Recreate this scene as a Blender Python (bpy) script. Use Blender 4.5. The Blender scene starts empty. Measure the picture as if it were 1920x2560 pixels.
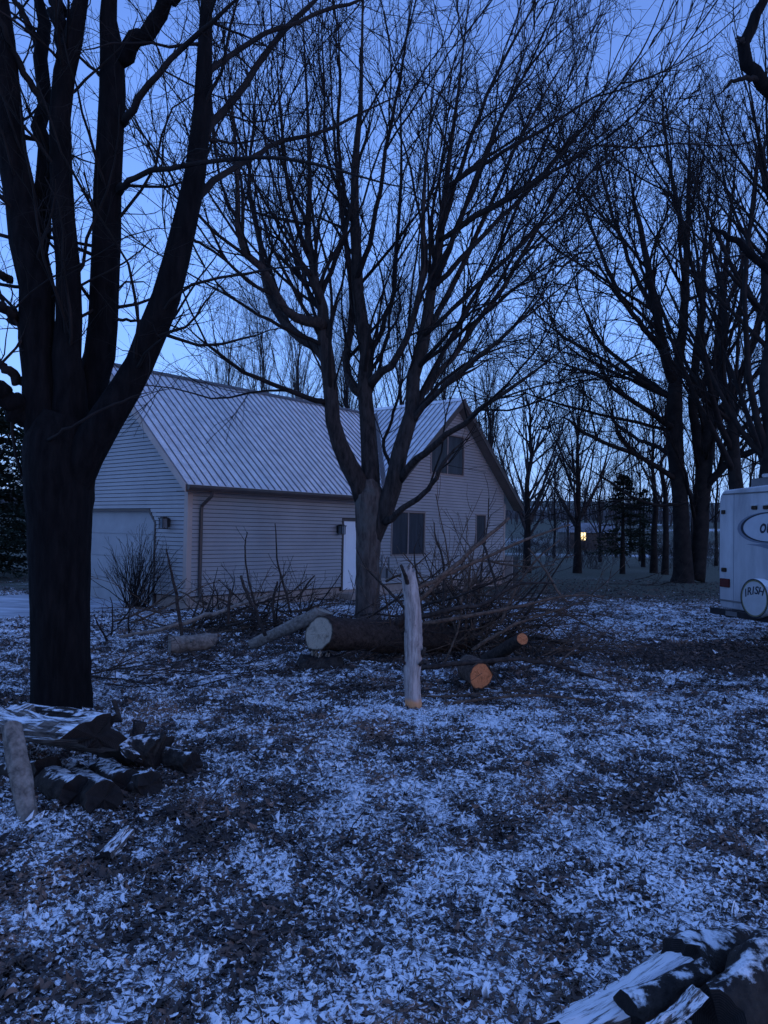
import bpy, bmesh, math
import numpy as np
from mathutils import Vector, Matrix, Euler

rng = np.random.default_rng(11)
scene = bpy.context.scene
COL = scene.collection

# ------------------------------------------------------------------ camera
CAM_Z = 1.95
FPX = 1900.0                      # focal length in pixels of the 1920x2560 photograph
cam_d = bpy.data.cameras.new("camera")
cam = bpy.data.objects.new("camera", cam_d)
COL.objects.link(cam)
cam_d.sensor_fit = 'VERTICAL'
cam_d.sensor_height = 24.0
cam_d.lens = FPX / 2560.0 * 24.0
cam_d.clip_start = 0.05
cam_d.clip_end = 3000.0
CAM_ROT = Euler((math.radians(91.33), 0, 0)).to_matrix() @ Matrix.Rotation(math.radians(1.05), 3, 'Z')
cam.matrix_world = Matrix.Translation((0, 0, CAM_Z)) @ CAM_ROT.to_4x4()
scene.camera = cam

# ------------------------------------------------------------------ world, dusk sky
SUN_AZ = math.radians(131.0)      # clockwise from +Y: behind the camera, to the right
SUN_EL = math.radians(2.0)
world = bpy.data.worlds.new("World")
scene.world = world
world.use_nodes = True
wn = world.node_tree
bg = wn.nodes['Background']
sky = wn.nodes.new('ShaderNodeTexSky')
sky.sky_type = 'NISHITA'
sky.sun_disc = False
sky.sun_elevation = SUN_EL
sky.sun_rotation = SUN_AZ
sky.ozone_density = 4.0
sky.air_density = 1.0
sky.dust_density = 0.6
# white balance of the phone at dusk: one even cool tint over the whole sky
tint = wn.nodes.new('ShaderNodeMix')
tint.data_type = 'RGBA'
tint.blend_type = 'MULTIPLY'
tint.inputs[0].default_value = 1.0
tint.inputs[7].default_value = (0.80, 0.72, 0.90, 1)
wn.links.new(sky.outputs[0], tint.inputs[6])
# thin even overcast over it, a little brighter towards the horizon all round
tcw = wn.nodes.new('ShaderNodeTexCoord')
sep = wn.nodes.new('ShaderNodeSeparateXYZ')
wn.links.new(tcw.outputs['Generated'], sep.inputs[0])
deck = wn.nodes.new('ShaderNodeValToRGB')
for e_, (p_, c_) in zip([deck.color_ramp.elements[0], deck.color_ramp.elements.new(.28), deck.color_ramp.elements.new(.6), deck.color_ramp.elements[-1]],
                        [(0.0, (.30, .54, 1.06)), (.26, (.205, .395, .94)), (.55, (.115, .222, .60)), (1.0, (.128, .24, .62))]):
    e_.position = p_; e_.color = (*c_, 1)
wn.links.new(sep.outputs['Z'], deck.inputs[0])
cloud = wn.nodes.new('ShaderNodeTexNoise')
cloud.inputs['Scale'].default_value = 2.2
cloud.inputs['Detail'].default_value = 4.0
wn.links.new(tcw.outputs['Generated'], cloud.inputs['Vector'])
cmul = wn.nodes.new('ShaderNodeMapRange')
for k_, v_ in (('From Min', .3), ('From Max', .7), ('To Min', .93), ('To Max', 1.07)): cmul.inputs[k_].default_value = v_
wn.links.new(cloud.outputs['Fac'], cmul.inputs['Value'])
cl2 = wn.nodes.new('ShaderNodeMix'); cl2.data_type = 'RGBA'; cl2.blend_type = 'MULTIPLY'; cl2.inputs[0].default_value = 1.0
wn.links.new(deck.outputs[0], cl2.inputs[6]); wn.links.new(cmul.outputs[0], cl2.inputs[7])
over = wn.nodes.new('ShaderNodeMix'); over.data_type = 'RGBA'; over.inputs[0].default_value = .84
wn.links.new(tint.outputs[2], over.inputs[6]); wn.links.new(cl2.outputs[2], over.inputs[7])
wn.links.new(over.outputs[2], bg.inputs[0])
bg.inputs[1].default_value = 0.15

# ------------------------------------------------------------------ sun (weak warm stand-in for house lights behind the camera, very soft)
sun_d = bpy.data.lights.new("sun", 'SUN')
sun_d.energy = 0.022
sun_d.angle = math.radians(40)
sun_d.color = (1.0, 0.72, 0.60)
sun = bpy.data.objects.new("sun", sun_d)
COL.objects.link(sun)
sdir = Vector((math.sin(SUN_AZ) * math.cos(SUN_EL), math.cos(SUN_AZ) * math.cos(SUN_EL), math.sin(SUN_EL)))
sun.rotation_euler = sdir.to_track_quat('Z', 'Y').to_euler()
sun.location = (8, -8, 12)

# ------------------------------------------------------------------ exposure
vs = scene.view_settings
vs.view_transform = 'Standard'
vs.look = 'None'
vs.exposure = 3.2
vs.gamma = 1.0
vs.use_curve_mapping = False

# ------------------------------------------------------------------ geometry of the place from the picture
RM = np.array(CAM_ROT)
def ray(px, py):
    v = np.array([(px - 960.0) / FPX, (1280.0 - py) / FPX, -1.0])
    return RM @ v
def at(px, py, Y):
    d = ray(px, py)
    return np.array([0, 0, CAM_Z]) + d * (Y / d[1])
def gnd(px, py, z=0.0):
    d = ray(px, py)
    return np.array([0, 0, CAM_Z]) + d * ((z - CAM_Z) / d[2])

def vnoise(x, y, scale, seed):
    g = np.random.default_rng(seed).random((97, 97))
    u = (np.asarray(x) / scale) % 96; v = (np.asarray(y) / scale) % 96
    i = np.floor(u).astype(int); j = np.floor(v).astype(int)
    fu = u - i; fv = v - j
    fu = fu * fu * (3 - 2 * fu); fv = fv * fv * (3 - 2 * fv)
    i1 = (i + 1) % 96; j1 = (j + 1) % 96
    return (g[i, j] * (1 - fu) * (1 - fv) + g[i1, j] * fu * (1 - fv) + g[i, j1] * (1 - fu) * fv + g[i1, j1] * fu * fv)

def gz(x, y):
    x = np.asarray(x, float); y = np.asarray(y, float)
    s = np.clip((y - 12) / 9, 0, 1); s = s * s * (3 - 2 * s)
    z = -0.11 * s
    near = np.clip(1 - (np.hypot(x, y) - 25) / 20, 0, 1)
    z = z + near * (0.07 * (vnoise(x, y, 2.3, 1) - .5) + 0.035 * (vnoise(x, y, .55, 2) - .5))
    r = np.hypot(x, y)
    z = z + np.clip(r - 85, 0, 400) ** 1.25 * 0.012 + np.clip(r - 85, 0, 60) / 60 * 2.0 * (vnoise(x, y, 40, 3) - .5)
    return z

# ------------------------------------------------------------------ mesh helpers
def tag(o, label=None, cat=None, group=None, kind=None):
    if label: o["label"] = label
    if cat: o["category"] = cat
    if group: o["group"] = group
    if kind: o["kind"] = kind
    return o

ORIGIN = {}
def root(name, loc, label, cat, group=None):
    o = bpy.data.objects.new(name, None)
    o.empty_display_size = .2
    o.location = tuple(float(c) for c in loc)
    COL.objects.link(o)
    ORIGIN[o.name] = np.array(loc, float)
    return tag(o, label, cat, group)

def mesh_np(name, V, F, smooth=True):
    """F: list of int arrays (n,k) of equal-size faces"""
    me = bpy.data.meshes.new(name)
    V = np.asarray(V, np.float32)
    me.vertices.add(len(V))
    me.vertices.foreach_set("co", V.ravel())
    loops = np.concatenate([np.asarray(f, np.int32).ravel() for f in F])
    sizes = np.concatenate([np.full(len(f), np.asarray(f).shape[1], np.int32) for f in F])
    me.loops.add(len(loops))
    me.loops.foreach_set("vertex_index", loops)
    me.polygons.add(len(sizes))
    me.polygons.foreach_set("loop_start", np.concatenate([[0], np.cumsum(sizes)[:-1]]).astype(np.int32))
    me.polygons.foreach_set("loop_total", sizes)
    me.polygons.foreach_set("use_smooth", np.full(len(sizes), smooth))
    me.update(calc_edges=True)
    return me

def add(name, V, F, mat, parent=None, smooth=False, origin=None):
    V = np.asarray(V, float)
    if parent is not None:
        o0 = ORIGIN[parent.name]
    else:
        o0 = np.zeros(3) if origin is None else np.asarray(origin, float)
    if not isinstance(F[0], np.ndarray):
        me = bpy.data.meshes.new(name)
        me.from_pydata([tuple(map(float, v)) for v in V - o0], [], [tuple(map(int, f)) for f in F])
        if smooth:
            me.polygons.foreach_set("use_smooth", np.full(len(me.polygons), True))
        me.update()
    else:
        me = mesh_np(name, V - o0, F, smooth)
    ob = bpy.data.objects.new(name, me)
    COL.objects.link(ob)
    if mat is not None:
        for m in (mat if isinstance(mat, (list, tuple)) else [mat]):
            me.materials.append(m)
    if parent is not None:
        ob.parent = parent
    else:
        ob.location = tuple(float(c) for c in o0)
    ORIGIN[ob.name] = o0
    return ob

BOXF = [(0, 3, 2, 1), (4, 5, 6, 7), (0, 1, 5, 4), (1, 2, 6, 5), (2, 3, 7, 6), (3, 0, 4, 7)]
def hexa(a, b, c, d, n):
    """prism: quad a,b,c,d shifted by n"""
    q = [np.asarray(p, float) for p in (a, b, c, d)]
    return q + [p + n for p in q], BOXF
def prism(poly, n):
    q = [np.asarray(p, float) for p in poly]; k = len(q)
    return q + [p + n for p in q], [tuple(range(k))[::-1], tuple(range(k, 2 * k))] + [(i, (i + 1) % k, k + (i + 1) % k, k + i) for i in range(k)]
def obox(c, ax, ay, az, sx, sy, sz):
    c = np.asarray(c, float); ax, ay, az = (np.asarray(v, float) for v in (ax, ay, az))
    a = [c + ax * (i * sx / 2) + ay * (j * sy / 2) - az * sz / 2 for i, j in ((-1, -1), (1, -1), (1, 1), (-1, 1))]
    return hexa(*a, az * sz)
def merge(parts):
    V = []; F = []
    for v, f in parts:
        b = len(V); V += list(v); F += [tuple(i + b for i in g) for g in f]
    return V, F

# polylines and tubes, all vectorised
def catmull(P, n):
    P = np.asarray(P, float)
    Q = np.vstack([2 * P[0] - P[1], P, 2 * P[-1] - P[-2]])
    t = np.linspace(0, len(P) - 1 - 1e-6, n)
    i = np.floor(t).astype(int); f = (t - i)[:, None]
    a, b, c, d = Q[i], Q[i + 1], Q[i + 2], Q[i + 3]
    return .5 * ((2 * b) + (-a + c) * f + (2 * a - 5 * b + 4 * c - d) * f * f + (-a + 3 * b - 3 * c + d) * f ** 3)

def tubes(P, R, sides, lump=0.0, cap=False):
    P = np.asarray(P, float); R = np.asarray(R, float)
    N, K = R.shape
    T = np.gradient(P, axis=1)
    T /= np.linalg.norm(T, axis=2, keepdims=True) + 1e-9
    m = np.abs(P[:, -1] - P[:, 0])
    ref = np.eye(3)[np.argmin(m, axis=1)]
    A = np.cross(T, ref[:, None, :]); A /= np.linalg.norm(A, axis=2, keepdims=True) + 1e-9
    B = np.cross(T, A)
    th = np.arange(sides) * 2 * np.pi / sides
    rr = R[:, :, None] * np.ones(sides)
    if lump:
        ph = rng.random((N, 1, 3)) * 6.3
        k = np.arange(K)[None, :, None]
        lo = (np.sin(2 * th + ph[..., :1] + k * .31) * .5 + np.sin(3 * th + ph[..., 1:2] - k * .53) * .35 + np.sin(5 * th + ph[..., 2:] + k * .9) * .2)
        rr = rr * (1 + lump * (lo + .5 * rng.normal(size=rr.shape)))
    V = P[:, :, None, :] + rr[..., None] * (np.cos(th)[:, None] * A[:, :, None, :] + np.sin(th)[:, None] * B[:, :, None, :])
    V = V.reshape(-1, 3)
    i = np.arange(N)[:, None, None] * K * sides; k = np.arange(K - 1)[None, :, None] * sides; s = np.arange(sides)[None, None, :]
    s1 = (s + 1) % sides
    F = np.stack([i + k + s, i + k + s1, i + k + sides + s1, i + k + sides + s], -1).reshape(-1, 4)
    Fs = [F[:, ::-1].copy()]
    if cap:
        c0 = (np.arange(N)[:, None] * K * sides + np.arange(sides))
        Fs += [c0.copy(), (c0 + (K - 1) * sides)[:, ::-1].copy()]
    return V, Fs

def join(ms):
    V = []; F = {}; b = 0
    for v, fs in ms:
        for f in fs:
            F.setdefault(f.shape[1], []).append(f + b)
        V.append(v); b += len(v)
    return np.concatenate(V), [np.concatenate(f) for f in F.values()]

def spawn(P, R, dens, t0, t1, ang, length, K=5, ratio=.55, up=.1, wig=.12, rmin=.003, rmax=9, bias=(0, 0, 0), taper=.25, up0=0.0, lenpow=.5, rel=None):
    """children growing from polylines P (N,Kp,3), R (N,Kp)"""
    N, Kp = R.shape
    seg = np.linalg.norm(np.diff(P, axis=1), axis=2); L = seg.sum(1)
    cnt = L * dens * (t1 - t0)
    cnt = np.floor(cnt + rng.random(N)).astype(int)
    idx = np.repeat(np.arange(N), cnt); M = len(idx)
    if M == 0:
        return np.zeros((0, K, 3)), np.zeros((0, K))
    t = t0 + (t1 - t0) * rng.random(M) ** .85
    u = t * (Kp - 1) * .9999; k = u.astype(int); f = (u - k)
    B = P[idx, k] * (1 - f)[:, None] + P[idx, k + 1] * f[:, None]
    r = R[idx, k] * (1 - f) + R[idx, k + 1] * f
    T = P[idx, k + 1] - P[idx, k]; T /= np.linalg.norm(T, axis=1, keepdims=True) + 1e-9
    q = rng.normal(size=(M, 3)); q -= (q * T).sum(1, keepdims=True) * T; q /= np.linalg.norm(q, axis=1, keepdims=True) + 1e-9
    a = np.radians(rng.normal(ang[0], ang[1], M))
    D = np.cos(a)[:, None] * T + np.sin(a)[:, None] * q
    D[:, 2] += up0
    bias = np.asarray(bias, float)
    if rel is not None:
        ln = L[idx] * rel * (1 - .65 * t) * rng.uniform(.6, 1.25, M)
    else:
        ln = length * (1 - lenpow * t) * rng.uniform(.55, 1.3, M)
    out = np.zeros((M, K, 3)); out[:, 0] = B
    d = D / np.linalg.norm(D, axis=1, keepdims=True)
    for j in range(1, K):
        d = d + wig * rng.normal(size=(M, 3)) + bias
        d[:, 2] += up
        d /= np.linalg.norm(d, axis=1, keepdims=True)
        out[:, j] = out[:, j - 1] + d * (ln / (K - 1))[:, None]
    r0 = np.clip(np.minimum(r * ratio * rng.uniform(.7, 1.1, M), ln * .022), rmin, rmax)
    RR = np.maximum(r0[:, None] * np.linspace(1, taper, K)[None], rmin * .6)
    return out, RR

# ------------------------------------------------------------------ materials
def new_mat(name):
    m = bpy.data.materials.new(name); m.use_nodes = True
    nt = m.node_tree; b = nt.nodes['Principled BSDF']
    return m, nt, b
def nd(nt, typ, **kw):
    n = nt.nodes.new(typ)
    for k, v in kw.items():
        if k == 'inp':
            for a, c in v.items(): n.inputs[a].default_value = c
        else: setattr(n, k, v)
    return n
def coords(nt, scale=(1, 1, 1), kind='Object'):
    tc = nd(nt, 'ShaderNodeTexCoord'); mp = nd(nt, 'ShaderNodeMapping', inp={'Scale': scale})
    nt.links.new(tc.outputs[kind], mp.inputs[0]); return mp.outputs[0]
def noise(nt, vec, scale, detail=4, rough=.6):
    n = nd(nt, 'ShaderNodeTexNoise', inp={'Scale': scale, 'Detail': detail, 'Roughness': rough})
    nt.links.new(vec, n.inputs['Vector']); return n.outputs['Fac']
def ramp(nt, fac, stops):
    r = nd(nt, 'ShaderNodeValToRGB'); e = r.color_ramp.elements
    while len(e) < len(stops): e.new(.5)
    for x, (p, c) in zip(e, stops):
        x.position = p; x.color = (c, c, c, 1) if isinstance(c, (int, float)) else (*c, 1)
    nt.links.new(fac, r.inputs[0]); return r.outputs[0]
def mix(nt, fac, a, b, mode='MIX'):
    m = nd(nt, 'ShaderNodeMix', data_type='RGBA', blend_type=mode)
    for s, v in ((0, fac), (6, a), (7, b)):
        if hasattr(v, 'links'): nt.links.new(v, m.inputs[s])
        else: m.inputs[s].default_value = v if s == 0 else ((*v, 1) if len(v) == 3 else v)
    return m.outputs[2]
def math_(nt, op, a, b=0.0):
    m = nd(nt, 'ShaderNodeMath', operation=op)
    for s, v in ((0, a), (1, b)):
        if hasattr(v, 'links'): nt.links.new(v, m.inputs[s])
        else: m.inputs[s].default_value = v
    return m.outputs[0]
def bump(nt, b, h, strength, dist=.02):
    n = nd(nt, 'ShaderNodeBump', inp={'Strength': strength, 'Distance': dist})
    nt.links.new(h, n.inputs['Height']); nt.links.new(n.outputs[0], b.inputs['Normal'])
def up_mask(nt, lo, hi):
    g = nd(nt, 'ShaderNodeNewGeometry'); s = nd(nt, 'ShaderNodeSeparateXYZ')
    nt.links.new(g.outputs['Normal'], s.inputs[0])
    r = nd(nt, 'ShaderNodeMapRange', inp={'From Min': lo, 'From Max': hi})
    nt.links.new(s.outputs['Z'], r.inputs['Value']); return r.outputs[0]

SNOW = (.87, .88, .91)
def simple(name, c1, c2=None, rough=.7, scale=6, bumps=0, spec=.3, detail=5, stretch=(1, 1, 1), metallic=0, snow=None, bdist=.02):
    m, nt, b = new_mat(name)
    v = coords(nt, stretch)
    c = None
    n = noise(nt, v, scale, detail)
    c = mix(nt, ramp(nt, n, [(.3, 0), (.7, 1)]), c1, c2 or c1)
    if snow:
        up = up_mask(nt, snow[0], snow[1])
        n2 = noise(nt, coords(nt), snow[2], 6, .65)
        f = ramp(nt, math_(nt, 'ADD', math_(nt, 'MULTIPLY', up, snow[3]), n2), [(.78, 0), (.9, 1)])
        c = mix(nt, f, c, SNOW)
    nt.links.new(c, b.inputs['Base Color'])
    b.inputs['Roughness'].default_value = rough
    b.inputs['Specular IOR Level'].default_value = spec
    b.inputs['Metallic'].default_value = metallic
    if bumps: bump(nt, b, n, bumps, bdist)
    return m

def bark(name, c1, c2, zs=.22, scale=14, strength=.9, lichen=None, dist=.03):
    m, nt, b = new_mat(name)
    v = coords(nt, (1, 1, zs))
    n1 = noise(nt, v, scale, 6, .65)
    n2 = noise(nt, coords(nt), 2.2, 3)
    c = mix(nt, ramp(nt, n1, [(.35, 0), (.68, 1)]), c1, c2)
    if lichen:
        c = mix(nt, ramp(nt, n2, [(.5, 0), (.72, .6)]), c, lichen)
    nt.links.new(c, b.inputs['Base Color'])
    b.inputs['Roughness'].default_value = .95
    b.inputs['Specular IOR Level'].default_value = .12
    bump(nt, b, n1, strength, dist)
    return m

M = {}
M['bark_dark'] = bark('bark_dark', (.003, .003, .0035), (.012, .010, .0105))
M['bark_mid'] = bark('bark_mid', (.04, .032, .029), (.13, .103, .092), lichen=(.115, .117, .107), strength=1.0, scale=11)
M['bark_limb_shaded'] = bark('bark_limb_shaded', (.018, .015, .0145), (.062, .050, .046))  # darker copy of the trunk bark, less lit limbs painted into the colour
M['bark_far'] = simple('bark_far', (.012, .011, .011), (.032, .028, .027), rough=.95, scale=3, spec=.1)
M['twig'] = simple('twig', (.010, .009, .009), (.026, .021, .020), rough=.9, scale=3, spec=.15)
M['twig_haze'] = simple('twig_haze', (.045, .040, .042), (.075, .066, .066), rough=.95, scale=3, spec=.1)  # lighter tone puts the distance haze into the twig colour
M['dead_branch'] = bark('dead_branch', (.045, .031, .024), (.18, .118, .086), zs=1, scale=22, strength=.5, dist=.01)
M['dead_dark'] = bark('dead_dark', (.018, .015, .014), (.075, .056, .048), zs=1, scale=22, strength=.5, dist=.01)
M['log_bark'] = bark('log_bark', (.045, .030, .024), (.16, .11, .085), zs=1, scale=18, strength=.8, lichen=(.13, .13, .12))
M['log_dark'] = bark('log_dark', (.022, .016, .014), (.075, .052, .042), zs=1, scale=18, strength=.8)
M['log_pale'] = bark('log_pale', (.10, .085, .075), (.30, .255, .22), zs=1, scale=16, strength=.6, dist=.012)
M['snowy_bark'] = simple('snowy_bark', (.02, .018, .018), (.07, .058, .05), rough=.95, scale=11, bumps=1.0, spec=.1, snow=(.3, .95, 11, .34), bdist=.06, detail=8)

def cutwood(name, a, c, ring=9):
    m, nt, b = new_mat(name)
    uv = coords(nt, (1, 1, 1), 'UV')
    w = nd(nt, 'ShaderNodeTexWave', wave_type='RINGS', rings_direction='SPHERICAL', inp={'Scale': ring * .5, 'Distortion': 2.2, 'Detail': 3.0, 'Detail Scale': 1.4})
    nt.links.new(uv, w.inputs[0])
    saw = noise(nt, coords(nt, (22, 1.2, 1), 'UV'), 2.0, 4, .6)
    n = noise(nt, uv, 2.4, 6, .65)
    col = mix(nt, ramp(nt, w.outputs['Fac'], [(.2, 0), (.9, 1)]), a, c)
    col = mix(nt, ramp(nt, saw, [(.42, 0), (.7, .45)]), col, tuple(x * .5 for x in a))
    col = mix(nt, ramp(nt, n, [(.50, 0), (.70, .75)]), col, tuple(x * .3 for x in a))
    gr = nd(nt, 'ShaderNodeTexGradient', gradient_type='SPHERICAL'); nt.links.new(uv, gr.inputs[0])
    col = mix(nt, ramp(nt, math_(nt, 'ADD', gr.outputs['Fac'], math_(nt, 'MULTIPLY', math_(nt, 'SUBTRACT', n, .5), .25)), [(.03, 1), (.13, 0)]), col, (.03, .022, .018))
    nt.links.new(col, b.inputs['Base Color'])
    b.inputs['Roughness'].default_value = .85
    b.inputs['Specular IOR Level'].default_value = .2
    bump(nt, b, math_(nt, 'ADD', saw, n), .5, .01)
    return m
M['cut_pale'] = cutwood('cut_pale', (.30, .255, .20), (.46, .40, .32))
M['cut_orange'] = cutwood('cut_orange', (.50, .15, .055), (.72, .26, .11))
M['cut_dark'] = cutwood('cut_dark', (.012, .010, .010), (.035, .028, .026))

# weathered grain of split firewood
def splitwood(name='split_wood', extra=0.0):
    m, nt, b = new_mat(name)
    v = coords(nt, (1, 1, 1), 'UV')
    n = noise(nt, v, 5.0, 7, .7)
    c = mix(nt, ramp(nt, n, [(.38, 0), (.62, 1)]), (.02, .016, .015), (.22, .19, .17))
    up = up_mask(nt, .15, .8)
    n2 = noise(nt, coords(nt, (1, 1, 1), 'UV'), 2.2, 6, .65)
    f = ramp(nt, math_(nt, 'ADD', math_(nt, 'MULTIPLY', up, .24), math_(nt, 'ADD', math_(nt, 'MULTIPLY', n2, .45), math_(nt, 'MULTIPLY', n, .6))), [(.71 - extra, 0), (.80 - extra, 1)])
    nt.links.new(mix(nt, f, c, SNOW), b.inputs['Base Color'])
    b.inputs['Roughness'].default_value = .9
    b.inputs['Specular IOR Level'].default_value = .15
    bump(nt, b, n, .8, .02)
    return m
M['split_wood'] = splitwood()
M['split_snowy'] = splitwood('split_snowy', .045)

M['siding'] = simple('siding', (.275, .266, .27), (.36, .345, .345), rough=.55, scale=.9, detail=8, bumps=.05, spec=.3)
M['shade_backing'] = simple('shade_backing', (.05, .04, .036), (.07, .055, .05), rough=.9)  # dark so the board gaps carry a painted shade line under each lap
M['trim'] = simple('trim', (.36, .285, .25), (.42, .335, .30), rough=.5, scale=2)
M['brown_trim'] = simple('brown_trim', (.050, .036, .032), (.075, .055, .048), rough=.4, scale=3, spec=.4)
M['soffit'] = simple('soffit', (.16, .125, .11), (.20, .155, .14), rough=.6)
M['foundation'] = simple('foundation', (.30, .235, .20), (.40, .31, .265), rough=.9, scale=5, bumps=.3, detail=8)
M['glass'] = simple('window_glass', (.010, .012, .018), (.035, .037, .05), rough=.3, scale=7, spec=.22, stretch=(1, 1, .12))
M['sash'] = simple('sash', (.22, .17, .15), (.27, .21, .19), rough=.5)
M['door_white'] = simple('door_white', (.74, .75, .78), (.80, .81, .83), rough=.4, scale=3)
M['garage_door'] = simple('garage_door', (.26, .258, .265), (.33, .325, .33), rough=.5, scale=2, bumps=.05)
M['black_metal'] = simple('black_metal', (.012, .012, .014), (.03, .03, .032), rough=.5, scale=9, spec=.4)
M['lamp_glass'] = simple('lamp_glass', (.10, .12, .14), (.16, .18, .2), rough=.15)
M['grey_box'] = simple('grey_box', (.12, .125, .13), (.17, .17, .175), rough=.5)

def roofmat():
    m, nt, b = new_mat('roof_metal')
    n = noise(nt, coords(nt), 3.5, 8, .7)
    n2 = noise(nt, coords(nt), 45, 3, .6)
    f = ramp(nt, math_(nt, 'ADD', math_(nt, 'MULTIPLY', n, .75), math_(nt, 'MULTIPLY', n2, .35)), [(.42, .15), (.68, 1)])
    c = mix(nt, f, (.46, .47, .49), (.90, .91, .93))
    nt.links.new(c, b.inputs['Base Color'])
    b.inputs['Roughness'].default_value = .55
    b.inputs['Metallic'].default_value = .1
    return m
M['roof_metal'] = roofmat()
M['roof_bare_shade'] = simple('roof_bare_shade', (.12, .12, .13), (.2, .2, .21), rough=.4, scale=5, metallic=.3)  # bare rib sides, darkened so the ribs' shade is in the colour
M['far_roof'] = simple('far_roof', (.07, .065, .07), (.3, .3, .32), rough=.8, scale=.6)
M['camper_white'] = simple('camper_white', (.30, .31, .34), (.56, .58, .61), rough=.45, scale=2.6, detail=9, stretch=(1, 1, .25), snow=(.5, .9, 4, .5))
M['camper_black'] = simple('camper_black', (.010, .010, .012), (.022, .022, .026), rough=.5)
M['decal_dark'] = simple('decal_dark', (.015, .02, .035), (.03, .04, .06), rough=.4)
M['decal_grey'] = simple('decal_grey', (.16, .19, .25), (.2, .23, .29), rough=.4)
M['decal_inner'] = simple('decal_inner', (.46, .50, .56), (.52, .56, .62), rough=.4)
M['tail_red'] = simple('tail_red', (.06, .008, .008), (.10, .012, .012), rough=.25, spec=.5)
M['amber'] = simple('amber', (.02, .015, .012), (.04, .025, .015), rough=.3)
M['cover_white'] = simple('cover_white', (.42, .44, .46), (.52, .54, .56), rough=.5, scale=4, snow=(.35, .8, 5, .5))
M['cover_gold'] = simple('cover_gold', (.16, .15, .07), (.22, .2, .1), rough=.5)
M['rubber'] = simple('rubber', (.012, .012, .012), (.02, .02, .02), rough=.8)
M['conifer'] = simple('conifer', (.010, .016, .011), (.025, .036, .024), rough=.9, scale=5, spec=.1)
M['snow'] = simple('snow', (.72, .74, .78), SNOW, rough=.85, scale=8, bumps=.2)
M['driveway'] = simple('driveway_snow', (.22, .23, .25), (.62, .64, .68), rough=.85, scale=1.6, detail=8, bumps=.2, stretch=(.6, 1.6, 1))

def litmat(name, col, e):
    m, nt, b = new_mat(name)
    b.inputs['Base Color'].default_value = (*col, 1)
    b.inputs['Emission Color'].default_value = (*col, 1)
    b.inputs['Emission Strength'].default_value = e
    return m
M['lit_window'] = litmat('lit_window', (1.0, .74, .34), .45)

# ground: thin broken snow over leaf mould and grass (coverage from the 'snow' attribute)
def groundmat():
    m, nt, b = new_mat('ground_snow_grass')
    a = nd(nt, 'ShaderNodeAttribute', attribute_name='snow')
    l = nd(nt, 'ShaderNodeAttribute', attribute_name='lawn')
    v = coords(nt)
    vs_ = coords(nt, (1, .8, 1))
    n1 = noise(nt, vs_, 9.0, 9, .72)
    n0 = noise(nt, v, 38.0, 4, .6)
    litter = mix(nt, ramp(nt, noise(nt, v, 26, 6, .7), [(.35, 0), (.65, 1)]), (.012, .010, .010), (.055, .038, .030))
    grass = mix(nt, ramp(nt, noise(nt, v, 12, 6, .7), [(.35, 0), (.65, 1)]), (.055, .062, .045), (.125, .122, .092))
    base = mix(nt, l.outputs['Fac'], litter, grass)
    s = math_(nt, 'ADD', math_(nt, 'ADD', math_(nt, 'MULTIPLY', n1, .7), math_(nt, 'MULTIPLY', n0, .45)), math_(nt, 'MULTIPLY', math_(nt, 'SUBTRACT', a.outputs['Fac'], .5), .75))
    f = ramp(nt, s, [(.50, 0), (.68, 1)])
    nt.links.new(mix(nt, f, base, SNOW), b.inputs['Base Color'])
    b.inputs['Roughness'].default_value = .9
    b.inputs['Specular IOR Level'].default_value = .15
    bump(nt, b, math_(nt, 'ADD', n1, math_(nt, 'MULTIPLY', n0, .5)), .8, .05)
    return m
M['ground'] = groundmat()

def leafmat():
    m, nt, b = new_mat('leaf_litter')
    a = nd(nt, 'ShaderNodeAttribute', attribute_name='snow')
    t = nd(nt, 'ShaderNodeAttribute', attribute_name='tone')
    v = coords(nt)
    n = noise(nt, v, 46.0, 7, .75)
    r = nd(nt, 'ShaderNodeValToRGB'); e = r.color_ramp.elements
    e.new(.35); e.new(.7)
    for x, (p, c) in zip(e, [(0, (.022, .019, .019)), (.35, (.075, .057, .050)), (.7, (.17, .105, .078)), (1, (.30, .165, .11))]):
        x.position = p; x.color = (*c, 1)
    nt.links.new(t.outputs['Fac'], r.inputs[0])
    s = math_(nt, 'ADD', math_(nt, 'MULTIPLY', math_(nt, 'SUBTRACT', n, .5), 1.7), a.outputs['Fac'])
    f = ramp(nt, s, [(.47, 0), (.66, 1)])
    nt.links.new(mix(nt, f, r.outputs[0], SNOW), b.inputs['Base Color'])
    b.inputs['Roughness'].default_value = .75
    b.inputs['Specular IOR Level'].default_value = .2
    return m
M['leaf'] = leafmat()

# ================================================================== HOUSE FRAME (shared by the ground cover)
HA = math.radians(40.3)
RD = np.array([math.sin(HA), math.cos(HA), 0])         # along the long wall, away to the right
LD = np.array([-math.cos(HA), math.sin(HA), 0])        # along the garage front, away to the left
UP = np.array([0, 0, 1.0])
HC = np.array([-4.72, 18.30, 0.0])                     # near corner of the garage
def H(t, s, z): return HC + RD * t + LD * s + UP * z
def in_house(x, y, m=0.0):
    d0 = x - HC[0]; d1 = y - HC[1]
    t = d0 * RD[0] + d1 * RD[1]; s = d0 * LD[0] + d1 * LD[1]
    return (t > -m) & (t < 14.4 + m) & (s > -m) & (s < 11 + m)
def in_drive(x, y):
    d0 = x - HC[0]; d1 = y - HC[1]
    t = d0 * RD[0] + d1 * RD[1]; s = d0 * LD[0] + d1 * LD[1]
    return (t < 0.0) & (t > -16) & (s > 1.0 + .05 * t) & (s < 6.2)

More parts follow.
